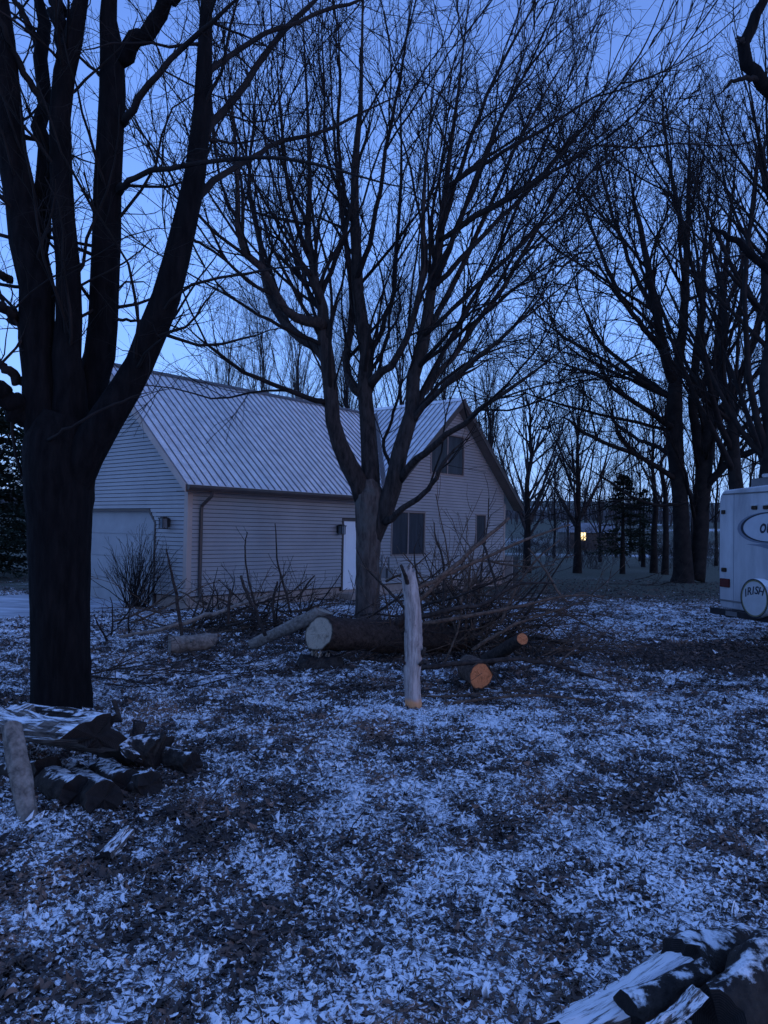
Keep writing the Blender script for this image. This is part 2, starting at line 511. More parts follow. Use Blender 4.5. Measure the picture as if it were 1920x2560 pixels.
# ================================================================== GROUND
def snow_field(x, y):
    f = .545 + .08 * (vnoise(x, y, 1.7, 21) - .5) + .24 * (vnoise(x, y, .55, 22) - .5) + .50 * (vnoise(x, y, .20, 25) - .5)
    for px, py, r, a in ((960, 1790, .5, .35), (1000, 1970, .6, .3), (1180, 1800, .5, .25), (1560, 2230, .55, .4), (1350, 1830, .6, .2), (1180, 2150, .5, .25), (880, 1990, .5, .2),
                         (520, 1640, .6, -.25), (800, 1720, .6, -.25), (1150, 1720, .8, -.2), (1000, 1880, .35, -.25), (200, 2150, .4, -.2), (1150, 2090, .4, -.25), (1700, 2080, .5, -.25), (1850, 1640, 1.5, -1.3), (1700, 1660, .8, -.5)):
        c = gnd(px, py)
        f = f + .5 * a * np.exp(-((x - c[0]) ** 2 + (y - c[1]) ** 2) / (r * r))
    c = gnd(1130, 1640)
    f = f - .22 * np.exp(-(((x - c[0]) / 1.8) ** 2 + ((y - c[1]) / 1.6) ** 2))
    c = gnd(700, 1600)
    f = f - .22 * np.exp(-(((x - c[0]) / 2.4) ** 2 + ((y - c[1]) / 1.6) ** 2))
    far = np.clip((y - 21) / 8, 0, 1)
    f = f * (1 - far) + far * (.16 + .30 * (vnoise(x, y, 5, 23) - .4))
    vf = np.clip((np.hypot(x, y) - 58) / 20, 0, 1)
    f = f + vf * (.03 + .75 * (vnoise(x * .35, y, 12, 24) - .5))
    return f

def nonuni(a, n, p):
    u = np.linspace(-1, 1, n); return np.sign(u) * (np.abs(u) * p[0] + np.abs(u) ** 5 * p[1])
gx = nonuni(0, 251, (16, 700))
gy = np.concatenate([np.linspace(-40, -1, 14), np.linspace(-.8, 24, 170), 24 + np.linspace(.04, 1, 110) ** 3 * 900])
X, Y = np.meshgrid(gx, gy)
Z = gz(X, Y)
V = np.stack([X, Y, Z], -1).reshape(-1, 3)
ny, nx = X.shape
i = (np.arange(ny - 1)[:, None] * nx + np.arange(nx - 1)[None]).ravel()
Fq = np.stack([i, i + 1, i + nx + 1, i + nx], 1)
ground = add('ground', V, [Fq], M['ground'], smooth=True)
tag(ground, kind='structure', label='snow dusted lawn and leaf covered yard')
def set_attr(me, name, vals):
    a = me.attributes.new(name, 'FLOAT', 'POINT'); a.data.foreach_set('value', np.asarray(vals, np.float32).ravel())
lawn = np.clip((Y - 19) / 7, 0, 1) + np.clip((vnoise(X, Y, 2.5, 31) - .62) * 3, 0, .6) * (Y > 12)
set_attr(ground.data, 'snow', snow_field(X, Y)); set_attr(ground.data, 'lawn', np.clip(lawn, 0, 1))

# driveway sheet in front of the garage
dv = []
nt_, ns_ = 26, 12
for a in range(nt_ + 1):
    for c in range(ns_ + 1):
        t = -16 * a / nt_ - .02; s0 = 1.0 + .05 * t; s = s0 + (6.2 - s0) * c / ns_
        p = H(t, s, 0); dv.append((p[0], p[1], max(gz(p[0], p[1]), -.13) + .02))
df = [(a * (ns_ + 1) + c, a * (ns_ + 1) + c + 1, (a + 1) * (ns_ + 1) + c + 1, (a + 1) * (ns_ + 1) + c) for a in range(nt_) for c in range(ns_)]
tag(add('driveway', dv, df, M['driveway'], smooth=True), kind='structure', label='snow covered driveway leading to the garage door')

# leaf litter
def leaves(n, ymin, ymax, size, shape):
    y = np.sqrt(rng.uniform(ymin ** 2, ymax ** 2, n * 2)) if ymin > 1 else rng.uniform(ymin, ymax, n * 2)
    x = rng.uniform(-1, 1, n * 2) * (.53 * y + .8)
    keep = ~in_house(x, y, .1) & ~in_drive(x, y)
    keep &= rng.random(len(x)) < np.clip(1.15 - np.clip((y - 17) / 12, 0, 1.0), .05, 1)
    x, y = x[keep][:n], y[keep][:n]; n = len(x)
    sf = snow_field(x, y)
    clump = vnoise(x, y, .30, 41) * .6 + vnoise(x, y, .13, 42) * .4
    z = gz(x, y) - .008 + .045 * np.clip(clump - .35, 0, 1) * rng.random(n) + rng.random(n) * .018
    size = size * rng.uniform(.55, 1.35, n)
    yaw = rng.uniform(0, 2 * np.pi, n)
    tilt = np.abs(rng.normal(0, .20, n)) ; tilt = np.clip(tilt, 0, 1.2); ta = rng.uniform(0, 2 * np.pi, n)
    curl = rng.normal(.25, .6, n)
    k = len(shape)
    ang = np.array([a for a, r in shape]); rad = np.array([r for a, r in shape])
    jit = rng.uniform(.62, 1.18, (n, k))
    asp = rng.uniform(.45, .95, n)[:, None]
    lx = np.cos(ang) * rad * jit * 1.15; ly = np.sin(ang) * rad * jit * asp
    fold = rng.uniform(-.4, .55, n)[:, None]
    lz = curl[:, None] * (lx ** 2) * .7 + fold * np.abs(ly) * .5
    L = np.stack([lx, ly, lz], -1) * size[:, None, None]
    ctr = np.zeros((n, 1, 3)); L = np.concatenate([ctr, L], 1)
    c, s = np.cos(yaw)[:, None], np.sin(yaw)[:, None]
    x1 = L[..., 0] * c - L[..., 1] * s; y1 = L[..., 0] * s + L[..., 1] * c; z1 = L[..., 2]
    ax, ay = np.cos(ta)[:, None], np.sin(ta)[:, None]
    dd = x1 * ax + y1 * ay; ct, st = np.cos(tilt)[:, None], np.sin(tilt)[:, None]
    dn = dd * ct - z1 * st; zn = dd * st + z1 * ct
    x2 = x1 + (dn - dd) * ax; y2 = y1 + (dn - dd) * ay
    zn = zn - zn.min(1, keepdims=True) * .6
    V = np.stack([x2 + x[:, None], y2 + y[:, None], zn + z[:, None]], -1)
    if k > 4:
        b = np.arange(n) * (k + 1)
        V[:, 0, 2] += rng.uniform(-.25, .35, n) * size
        F = np.concatenate([np.stack([b, b + 1 + j, b + 1 + (j + 1) % k], 1) for j in range(k)])
        V = V.reshape(-1, 3); m = k + 1
    else:
        V = V[:, 1:].reshape(-1, 3); m = k
        b = np.arange(n) * 4
        F = np.concatenate([np.stack([b, b + 1, b + 2], 1), np.stack([b, b + 2, b + 3], 1)])
    sn = sf + rng.normal(0, .17, n) - .3 * tilt - .03 - .05 * np.clip((5 - y) / 2.5, 0, 1)
    tone = np.clip(rng.beta(1.6, 3.2, n) + .25 * (clump - .5) + .7 * np.clip(vnoise(x, y, .6, 44) - .60, 0, 1) * 2, 0, 1)
    return V, F, np.repeat(sn, m), np.repeat(tone, m)
lob = [(k * 2 * np.pi / 9, (1.0, .8, .95, .78, .9, .85, .9, .78, .95)[k]) for k in range(9)]
dia = [(0, 1.0), (1.9, .6), (np.pi, .9), (4.5, .6)]
def litter(name, label, *a):
    V, F, sn, tn = leaves(*a)
    me = mesh_np(name, V, [F], True); me.materials.append(M['leaf'])
    o = bpy.data.objects.new(name, me); COL.objects.link(o)
    set_attr(me, 'snow', sn); set_attr(me, 'tone', tn)
    tag(o, label, 'leaves', kind='stuff')
litter('leaf_litter', 'curled brown fallen leaves dusted with snow at the bottom of the photo', 34000, 2.0, 4.6, .026, lob)
litter('leaf_litter', 'curled brown fallen leaves dusted with snow between woodpile and felled trunk', 118000, 4.6, 9.0, .027, dia)
litter('leaf_litter', 'brown fallen leaves with broken snow round the brush pile', 115000, 9.0, 17.0, .034, dia)
litter('leaf_litter', 'thin scatter of snowy leaves on the far lawn', 62000, 17.0, 34.0, .042, dia)

def slivers(n, y0, y1, l0, l1):
    y = np.sqrt(rng.uniform(y0 ** 2, y1 ** 2, n)); x = rng.uniform(-1, 1, n) * (.53 * y + .8)
    z = gz(x, y) + rng.uniform(.004, .03, n)
    az = rng.uniform(0, 2 * np.pi, n); el = np.abs(rng.normal(0, .35, n)); L = rng.uniform(l0, l1, n)
    d = np.stack([np.cos(az) * np.cos(el), np.sin(az) * np.cos(el), np.sin(el)], 1); sd = np.stack([-np.sin(az), np.cos(az), 0 * az], 1)
    B = np.stack([x, y, z], 1); w = rng.uniform(.0015, .0035, n)[:, None]
    k1 = B + d * (L * .5)[:, None] + sd * (L * rng.normal(0, .12, n))[:, None]
    V = np.stack([B - sd * w, B + sd * w, k1 + sd * w, k1 - sd * w, B + d * L[:, None]], 1).reshape(-1, 3)
    b = np.arange(n) * 5
    return V, [np.stack([b, b + 1, b + 2, b + 3], 1), np.stack([b + 3, b + 2, b + 4], 1)]
tag(add('dry_grass', *join([slivers(18000, 2.0, 7.0, .03, .10), slivers(14000, 7.0, 13.0, .05, .14)]), simple('dry_stems', (.02, .017, .015), (.12, .09, .065), rough=.9, scale=4, spec=.1)), 'dry grass blades and leaf stems lying through the thin snow', 'grass', kind='stuff')

# ================================================================== HOUSE
house = root('house', HC + np.array([0, 0, -.12]), 'tan lap sided house with snow dusted ribbed metal roof and attached garage', 'house')
EZ = 2.93          # eave line of both roofs (roof surface at the overhang edge)
SL = .87           # roof slope
GS = 3.42          # garage ridge offset from the long wall
OV = .42           # eave overhang
MT = 11.02         # main ridge position along the long wall
MW = 3.44          # main half width (walls)
GZ = EZ + SL * (GS + OV)                 # garage ridge height
ML = MT - 4.16                           # main left eave edge
MZ = EZ + SL * (MT - ML)                 # main ridge height
BOT = .24
WTOP = EZ - .02 + SL * OV                # where the roof plane passes the wall line

# --- openings on the long wall: (t0,t1,z0,z1)
OPEN = [(5.42, 6.36, .12, 2.20), (7.68, 9.36, 1.16, 2.52), (9.70, 11.60, 3.93, 5.28), (12.5, 13.1, 1.56, 2.54)]
def wall_top_long(t):
    if t < ML + .0: return EZ - .06
    return min(EZ + SL * (t - ML), EZ + SL * (2 * MT - ML - t)) - .10
# backing walls
w_long = [H(0, 0, BOT - .02), H(14.46, 0, BOT - .02), H(14.46, 0, 3.1), H(MT, 0, MZ - .12), H(ML + .1, 0, EZ - .05), H(0, 0, EZ - .05)]
v, f = prism(w_long, LD * .14)
wall_l = add('wall', v, f, M['shade_backing'], house)
wall_l["label"] = "long side wall with the tall gable on the right"
w_gar = [H(0, 0.16, BOT - .02), H(0, 1.35, BOT - .02), H(0, 1.35, 2.34), H(0, 5.5, 2.34), H(0, 5.5, BOT - .02), H(0, 6.84, BOT - .02), H(0, 6.84, WTOP - .1), H(0, GS, GZ - .12), H(0, .16, WTOP - .05)]
v, f = prism(w_gar, RD * .14)
wall_g = add('wall', v, f, M['shade_backing'], house)
wall_g["label"] = "garage front wall"
back = [H(14.46, .15, BOT), H(14.46, 10.5, BOT), H(14.46, 10.5, 3.05), H(14.46, .15, 3.05)]
v, f = prism(back, -RD * .14); add('wall', v, f, M['siding'], house)
backw = [H(.2, 6.84, BOT), H(7.6, 6.84, BOT), H(7.6, 6.84, 2.9), H(.2, 6.84, 2.9)]
v, f = prism(backw, -LD * .14); add('wall', v, f, M['siding'], house)
bw2 = [H(7.6, 10.5, BOT), H(14.4, 10.5, BOT), H(14.4, 10.5, 3.0), H(MT, 10.5, MZ - .12), H(7.6, 10.5, 3.0)]
v, f = prism(bw2, -LD * .14); add('wall', v, f, M['siding'], house)

# --- lap siding boards, one object each
EXP = .1016
def board(parent, P, a0, a1, b0, b1, z, out):
    """one lap board from a0..a1 (bottom) and b0..b1 (top); P(u,z) -> point on wall; out = outward normal"""
    q = [P(a0, z + .014), P(a1, z + .014), P(b1, z + EXP), P(b0, z + EXP)]
    v = [q[0] + out * .001, q[1] + out * .001, q[2] + out * .001, q[3] + out * .001,
         q[0] + out * .034, q[1] + out * .034, q[2] + out * .016, q[3] + out * .016]
    add('siding_board', v, BOXF, M['siding'], parent)
NL = -LD; NG = -RD
def cut(spans, o0, o1):
    r = []
    for a, b in spans:
        if o1 <= a or o0 >= b: r.append((a, b)); continue
        if o0 - a > .03: r.append((a, o0))
        if b - o1 > .03: r.append((o1, b))
    return r
z = BOT
while z < MZ - .3:
    zt = z + EXP
    # extent of this row on the long wall
    def ext(zz):
        lo, hi = .10, 14.40
        if zz > EZ - .12:
            lo = ML + (zz - EZ + .16) / SL
        if zz > EZ - .0:
            hi = min(14.40, 2 * MT - ML - (zz - EZ + .16) / SL)
        return lo, hi
    lo, hi = ext(z); lo2, hi2 = ext(zt)
    if hi - lo < .15: break
    spans = [(lo, hi)]
    for (o0, o1, p0, p1) in OPEN:
        if z < p1 and zt > p0: spans = cut(spans, o0 - .05, o1 + .05)
    for a, b in spans:
        board(wall_l, lambda u, zz: H(u, 0, zz), a, b, a if a != lo else max(a, min(lo2, b - .02)), b if b != hi else max(hi2, a + .02), z, NL)
    z += EXP
z = BOT
while z < GZ - .3:
    zt = z + EXP
    def ext(zz):
        lo, hi = .10, 6.74
        if zz > WTOP - .2:
            lo = max(lo, (zz - WTOP + .16) / SL); hi = min(hi, 2 * GS - (zz - WTOP + .16) / SL)
        return lo, hi
    lo, hi = ext(z); lo2, hi2 = ext(zt)
    if hi - lo < .15: break
    spans = [(lo, hi)]
    if z < 2.36:
        c = max(0, (zt - 1.98)) * .5
        spans = cut(spans, 1.36 + max(0, min(.22, (zt - 2.0) * .62)), 5.5 - max(0, min(.22, (zt - 2.0) * .62)))
    for a, b in spans:
        board(wall_g, lambda u, zz: H(0, u, zz), a, b, a if a != lo else max(a, min(lo2, b - .02)), b if b != hi else max(hi2, a + .02), z, NG)
    z += EXP

def hbox(name, t0, t1, s0, s1, z0, z1, mat, parent):
    v, f = hexa(H(t0, s0, z0), H(t1, s0, z0), H(t1, s1, z0), H(t0, s1, z0), UP * (z1 - z0))
    return add(name, v, f, mat, parent)
# corner posts, foundation
hbox('corner_post', -.042, .10, -.042, .10, BOT - .02, EZ - .08, M['trim'], house)
hbox('corner_post', 14.40, 14.50, -.042, .08, BOT - .02, 3.02, M['trim'], house)
hbox('foundation', .03, 14.43, .03, .20, -.45, BOT - .021, M['foundation'], house)
hbox('foundation', .03, .2, .21, 1.33, -.45, BOT - .021, M['foundation'], house)
hbox('foundation', 14.2, 14.43, .21, 10.4, -.45, BOT - .021, M['foundation'], house)

# windows
def window(t0, t1, z0, z1, n=2, mat='sash'):
    fr = []
    w = .055
    def bx(a, b, c, d, o0=-.046, o1=.02):
        return hexa(H(a, o0, c), H(b, o0, c), H(b, o1, c), H(a, o1, c), UP * (d - c))
    fr += [bx(t0 - .05, t1 + .05, z1, z1 + .05), bx(t0 - .05, t1 + .05, z0 - .05, z0, -.06), bx(t0 - .05, t0, z0, z1), bx(t1, t1 + .05, z0, z1)]
    wi = add('window', *merge(fr), M[mat], house)
    for k in range(n):
        a = t0 + (t1 - t0) * k / n; b = t0 + (t1 - t0) * (k + 1) / n
        v, f = hexa(H(a + .03, -.008, z0 + .03), H(b - .03, -.008, z0 + .03), H(b - .03, -.002, z0 + .03), H(a + .03, -.002, z0 + .03), UP * (z1 - z0 - .06))
        add('pane', v, f, M['glass'], wi)
        if k: add('mullion', *bx(a - .03, a + .03, z0, z1, -.022, .0), M[mat], wi)
    return wi
window(*OPEN[1][:2], *OPEN[1][2:], 2)["label"] = "lower two pane window with dark glass"
window(*OPEN[2][:2], *OPEN[2][2:], 2)["label"] = "upper gable two pane window with dark glass"
window(*OPEN[3][:2], *OPEN[3][2:], 1)["label"] = "narrow single window near the right corner"
# basement window
bw = add('basement_window', *merge([hexa(H(12.40, -.0, -.02), H(12.98, 0, -.02), H(12.98, .04, -.02), H(12.40, .04, -.02), UP * .05),
                                    hexa(H(12.40, 0, .19), H(12.98, 0, .19), H(12.98, .04, .19), H(12.40, .04, .19), UP * .028)]), M['trim'], house)
v, f = hexa(H(12.42, .012, .03), H(12.96, .012, .03), H(12.96, .04, .03), H(12.42, .04, .03), UP * .16); add('pane', v, f, M['glass'], bw)

# side door
t0, t1, z0, z1 = OPEN[0]
def dbx(a, b, c, d, o0, o1): return hexa(H(a, o0, c), H(b, o0, c), H(b, o1, c), H(a, o1, c), UP * (d - c))
door = add('door', *dbx(t0 + .02, t1 - .02, z0 + .03, z1 - .02, -.006, .03), M['door_white'], house)
door["label"] = "white panelled side door"
for (a, b, c, d) in ((.12, .42, 1.15, 1.85), (.52, .82, 1.15, 1.85), (.12, .42, .3, 1.0), (.52, .82, .3, 1.0)):
    add('door_panel', *dbx(t0 + a, t0 + b, z0 + c, z0 + d, -.012, -.0055), M['door_white'], door)
add('door_handle', *dbx(t1 - .12, t1 - .06, 1.0, 1.08, -.06, -.0065), M['black_metal'], door)
add('door_frame', *merge([dbx(t0 - .05, t0 + .018, z0, z1 + .05, -.045, .03), dbx(t1 - .018, t1 + .05, z0, z1 + .05, -.045, .03), dbx(t0 + .019, t1 - .019, z1 - .018, z1 + .05, -.045, .03)]), M['brown_trim'], door)
hbox('doorstep', t0 - .15, t1 + .15, -.55, .02, -.3, .06, M['foundation'], house)

# garage door with four sections
gdoor = add('garage_door', *hexa(H(.12, 1.36, -.12), H(.12, 5.5, -.12), H(.16, 5.5, -.12), H(.16, 1.36, -.12), UP * 2.46), M['garage_door'], house)
for k in range(4):
    za = -.11 + k * .61
    add('door_section', *hexa(H(.095, 1.38, za), H(.095, 5.48, za), H(.118, 5.48, za), H(.118, 1.38, za), UP * .595), M['garage_door'], gdoor)
fr = [hexa(H(-.046, 1.30, -.12), H(-.046, 1.36, -.12), H(.1, 1.36, -.12), H(.1, 1.30, -.12), UP * 2.14),
      hexa(H(-.046, 5.5, -.12), H(-.046, 5.56, -.12), H(.1, 5.56, -.12), H(.1, 5.5, -.12), UP * 2.14),
      hexa(H(-.046, 1.62, 2.31), H(-.046, 5.24, 2.31), H(.1, 5.24, 2.31), H(.1, 1.62, 2.31), UP * .06),
      prism([H(-.046, 1.30, 2.02), H(-.046, 1.36, 2.02), H(-.046, 1.64, 2.31), H(-.046, 1.60, 2.37)], RD * .135),
      prism([H(-.046, 5.56, 2.02), H(-.046, 5.26, 2.37), H(-.046, 5.22, 2.31), H(-.046, 5.5, 2.02)], RD * .135)]
add('door_frame', *merge(fr), M['brown_trim'], gdoor)
# corner fillers behind the cut corners of the opening
add('corner_infill', *prism([H(.0, 1.36, 2.02), H(.0, 1.62, 2.33), H(.0, 1.36, 2.33)], RD * .09), M['siding'], gdoor)
add('corner_infill', *prism([H(.0, 5.5, 2.02), H(.0, 5.5, 2.33), H(.0, 5.24, 2.33)], RD * .09), M['siding'], gdoor)

# wall lanterns
def lantern(c, ou, al):
    ou = np.asarray(ou); al = np.asarray(al)
    c = np.asarray(c)
    body = [obox(c + ou * .03, al, ou, UP, .12, .02, .20), obox(c + ou * .10 + UP * .12, al, ou, UP, .03, .14, .03),
            obox(c + ou * .16 + UP * .11, al, ou, UP, .20, .20, .03), obox(c + ou * .16 + UP * .135, al, ou, UP, .12, .12, .03), obox(c + ou * .16 - UP * .13, al, ou, UP, .16, .16, .025)]
    for i in (-1, 1):
        for j in (-1, 1):
            body.append(obox(c + ou * (.16 + .075 * j) + al * .075 * i - UP * .01, al, ou, UP, .018, .018, .23))
    l = add('wall_lantern', *merge(body), M['black_metal'], house)
    add('lamp_glass', *obox(c + ou * .16 - UP * .01, al, ou, UP, .12, .12, .20), M['lamp_glass'], l)
    return l
lantern(H(-.03, .72, 2.02), NG, LD)["label"] = "black wall lantern right of the garage door"
lantern(H(5.18, -.03, 1.93), NL, RD)["label"] = "small dark wall lantern left of the side door"
# utility meters
for tt, zz, w, h in ((7.18, .62, .20, .34), (7.52, .58, .26, .30)):
    m_ = add('utility_box', *obox(H(tt, -.08, zz), RD, LD, UP, w, .1, h), M['grey_box'], house)
    add('conduit', *tubes([np.array([H(tt, -.06, zz + h / 2), H(tt, -.06, zz + h / 2 + .22), H(tt, -.06, zz + h / 2 + .36)])], [[.02, .02, .02]], 8), M['grey_box'], m_)

# --- roofs, ribbed metal panels
PW = .2286
def panel(parent, a, b, c, d, nrm, along):
    """panel quad: a,b eave (left,right) c,d ridge (right,left); rib on its left edge"""
    a, b, c, d = (np.asarray(p, float) for p in (a, b, c, d))
    w = (b - a); w /= np.linalg.norm(w) + 1e-9
    def edge(p, q):   # profile points for one end
        L = np.linalg.norm(q - p)
        if L < .09: return [p + w * (L * x) + nrm * .0 for x in (0, .1, .2, .3, .35, .4, .45, .5, .55, .6, 1)]
        return [p, p + w * .010 + nrm * .032, p + w * .030 + nrm * .032, p + w * .042] + [p + w * (.042 + (L - .042) * x) + nrm * h for x, h in ((.26, 0), (.31, .013), (.38, .013), (.43, 0), (.63, .013), (.70, .013))] + [q]
    e = edge(a, b); r = edge(d, c)
    V = e + r; n = len(e)
    F = [(i, i + 1, n + i + 1, n + i) for i in range(n - 1)]
    V2 = [p - nrm * .008 for p in V]
    F2 = [(2 * n + i, 3 * n + i, 3 * n + i + 1, 2 * n + i + 1) for i in range(n - 1)]
    side = [(i, 2 * n + i, 2 * n + i + 1, i + 1) for i in range(n - 1)]
    o = add('roof_panel', V + V2, F + F2 + side, [M['roof_metal'], M['roof_bare_shade']], parent)
    o.data.polygons[0].material_index = 1; o.data.polygons[2].material_index = 1
nf = np.cross(RD, LD * 1 + UP * SL); nf /= np.linalg.norm(nf)          # garage front slope normal
if nf[2] < 0: nf = -nf
nm = np.cross(LD, RD * 1 + UP * SL); nm /= np.linalg.norm(nm)          # main left slope normal
if nm[2] < 0: nm = -nm
TL = -.36
def g_s(t):   # lower limit of the garage front slope at t (valley)
    return -OV if t < ML else -OV + (t - ML)
# deck
gdeck = [H(TL, -OV, EZ), H(ML, -OV, EZ), H(ML + GS + OV, GS, GZ), H(TL, GS, GZ)]
roof_g = add('roof', *prism([p - nf * .012 for p in gdeck], -UP * .10), M['brown_trim'], house)
roof_g["label"] = "garage roof of ribbed metal panels dusted with snow"
t = TL
while t < ML + GS + OV - .02:
    tb = min(t + PW, ML + GS + OV)
    s0, s1 = g_s(t), g_s(tb)
    if GS - s0 > .02:
        panel(roof_g, H(t, s0, EZ + SL * (s0 + OV)), H(tb, s1, EZ + SL * (s1 + OV)), H(tb, GS, GZ), H(t, GS, GZ), nf, 0)
    t += PW
gback = [H(TL, 2 * GS + OV, EZ), H(TL, GS, GZ), H(ML + GS + OV, GS, GZ), H(ML, 2 * GS + OV, EZ)]
add('back_slope', *prism(gback, -UP * .10), M['roof_metal'], roof_g)
v, f = merge([hexa(H(TL - .02, GS - .12, GZ - .065), H(ML + GS + OV + .1, GS - .12, GZ - .065), H(ML + GS + OV + .1, GS, GZ + .045), H(TL - .02, GS, GZ + .045), UP * .012),
              hexa(H(TL - .02, GS, GZ + .045), H(ML + GS + OV + .1, GS, GZ + .045), H(ML + GS + OV + .1, GS + .12, GZ - .065), H(TL - .02, GS + .12, GZ - .065), UP * .012)])
add('ridge_cap', v, f, M['brown_trim'], roof_g)
# rake boards of the garage gable
for sa, sb in ((-OV, GS), (2 * GS + OV, GS)):
    add('rake_board', *prism([H(TL - .03, sa, EZ + .005), H(TL - .03, sb, GZ + .005), H(TL - .03, sb, GZ - .19), H(TL - .03, sa, EZ - .19)], RD * .028), M['trim'], roof_g)
    add('soffit', *prism([H(TL, sa, EZ - .13), H(TL, sb, GZ - .13), H(TL, sb, GZ - .145), H(TL, sa, EZ - .145)], RD * (-TL)), M['soffit'], roof_g)
# main roof
nmain = int((10.8 + OV) / PW)
mdeck = [H(ML, -OV, EZ), H(MT, -OV, MZ), H(MT, 10.8, MZ), H(ML, 10.8, EZ)]
md2 = [H(ML, -OV, EZ), H(MT, -OV, MZ), H(MT, 10.8, MZ), H(ML, 10.8, EZ)]
# left slope follows the two valleys
poly = [H(ML, -OV, EZ), H(ML + GS + OV, GS, GZ), H(ML, 2 * GS + OV, EZ), H(ML, 10.8, EZ), H(MT, 10.8, MZ), H(MT, -OV, MZ)]
roof_m = add('roof', *prism([p - nm * .014 for p in poly], -UP * .10), M['brown_trim'], house)
roof_m["label"] = "steep main roof over the gable"
def m_t(s):
    if s < GS: return ML + (s + OV)
    if s < 2 * GS + OV: return ML + (2 * GS + OV - s)
    return ML
s = -OV
while s < 10.8:
    sb = min(s + PW, 10.8)
    a, b = m_t(s), m_t(sb)
    panel(roof_m, H(b, sb, EZ + SL * (b - ML)), H(a, s, EZ + SL * (a - ML)), H(MT, s, MZ), H(MT, sb, MZ), nm, 0)
    s += PW
add('right_slope', *prism([H(2 * MT - ML, -OV, EZ), H(2 * MT - ML, 10.8, EZ), H(MT, 10.8, MZ), H(MT, -OV, MZ)], -UP * .11), M['roof_metal'], roof_m)
add('ridge_cap', *merge([hexa(H(MT - .13, -OV - .03, MZ - .065), H(MT, -OV - .03, MZ + .05), H(MT, 10.85, MZ + .05), H(MT - .13, 10.85, MZ - .065), UP * .012),
                         hexa(H(MT, -OV - .03, MZ + .05), H(MT + .13, -OV - .03, MZ - .065), H(MT + .13, 10.85, MZ - .065), H(MT, 10.85, MZ + .05), UP * .012)]), M['roof_metal'], roof_m)
for ta, tb in ((ML, MT), (2 * MT - ML, MT)):
    add('rake_board', *prism([H(ta, -OV - .03, EZ + .01), H(tb, -OV - .03, MZ + .01), H(tb, -OV - .03, MZ - .22), H(ta, -OV - .03, EZ - .2)], LD * .028), M['brown_trim'], roof_m)
    add('soffit', *prism([H(ta, -OV, EZ - .15), H(tb, -OV, MZ - .15), H(tb, -OV, MZ - .165), H(ta, -OV, EZ - .165)], LD * (OV - .02)), M['soffit'], roof_m)
# valley flashing
add('valley_flashing', *prism([H(ML - .12, -OV, EZ + .012), H(ML + .12, -OV, EZ + .11), H(ML + GS + OV + .12, GS, GZ + .11), H(ML + GS + OV - .12, GS, GZ + .012)], UP * .01), M['brown_trim'], roof_m)
# gutter with downspout
gut = [(-OV - .02, EZ - .01), (-OV - .13, EZ - .01), (-OV - .13, EZ - .07), (-OV - .10, EZ - .13), (-OV - .02, EZ - .13)]
gutter = add('gutter', *prism([H(TL, a, b) for a, b in gut], RD * (ML - TL - .02)), M['brown_trim'], house)
add('gutter_snow', *hexa(H(TL + .05, -OV - .115, EZ - .008), H(ML - .1, -OV - .115, EZ - .008), H(ML - .1, -OV - .03, EZ - .008), H(TL + .05, -OV - .03, EZ - .008), UP * .006), M['snow'], gutter)
hbox('eave_soffit', TL, ML, -OV, -.03, EZ - .16, EZ - .145, M['soffit'], house)
hbox('fascia', TL, ML - .03, -OV - .015, -OV + .01, EZ - .145, EZ - .012, M['brown_trim'], house)
dp = np.array([H(.34, -OV - .06, EZ - .13), H(.34, -OV - .04, EZ - .25), H(.34, -.09, EZ - .48), H(.34, -.07, EZ - .62), H(.34, -.07, 1.3), H(.34, -.07, .30), H(.34, -.12, .16), H(.34, -.34, .08)])
add('downspout', *tubes([dp], [[.045] * 8], 8), M['brown_trim'], house)
hbox('chimney_pipe', MT - 1.2, MT - .95, 6.6, 6.85, MZ - 1.2, MZ + .75, M['brown_trim'], house)
# dark cabinet at the right corner of the house
cab = root('utility_cabinet', H(14.80, -.2, -.12), 'dark upright cabinet against the right corner of the house', 'cabinet')
add('body', *obox(H(14.80, -.12, .46), RD, LD, UP, .42, .42, 1.10), M['black_metal'], cab)
add('edge_trim', *obox(H(14.565, -.12, .46), RD, LD, UP, .04, .46, 1.14), M['trim'], cab)

# ================================================================== TREES
def P2(pts, Y0):
    """[(px,py,w[,dY])] -> polyline and radii"""
    P = []; R = []
    for q in pts:
        Yq = Y0 + (q[3] if len(q) > 3 else 0)
        P.append(at(q[0], q[1], Yq)); R.append(q[2] / 2 / FPX * Yq)
    return np.array(P), np.array(R)
def smooth_limb(P, R, n):
    k = np.linspace(0, len(R) - 1, n)
    return catmull(P, n), np.interp(k, np.arange(len(R)), R)

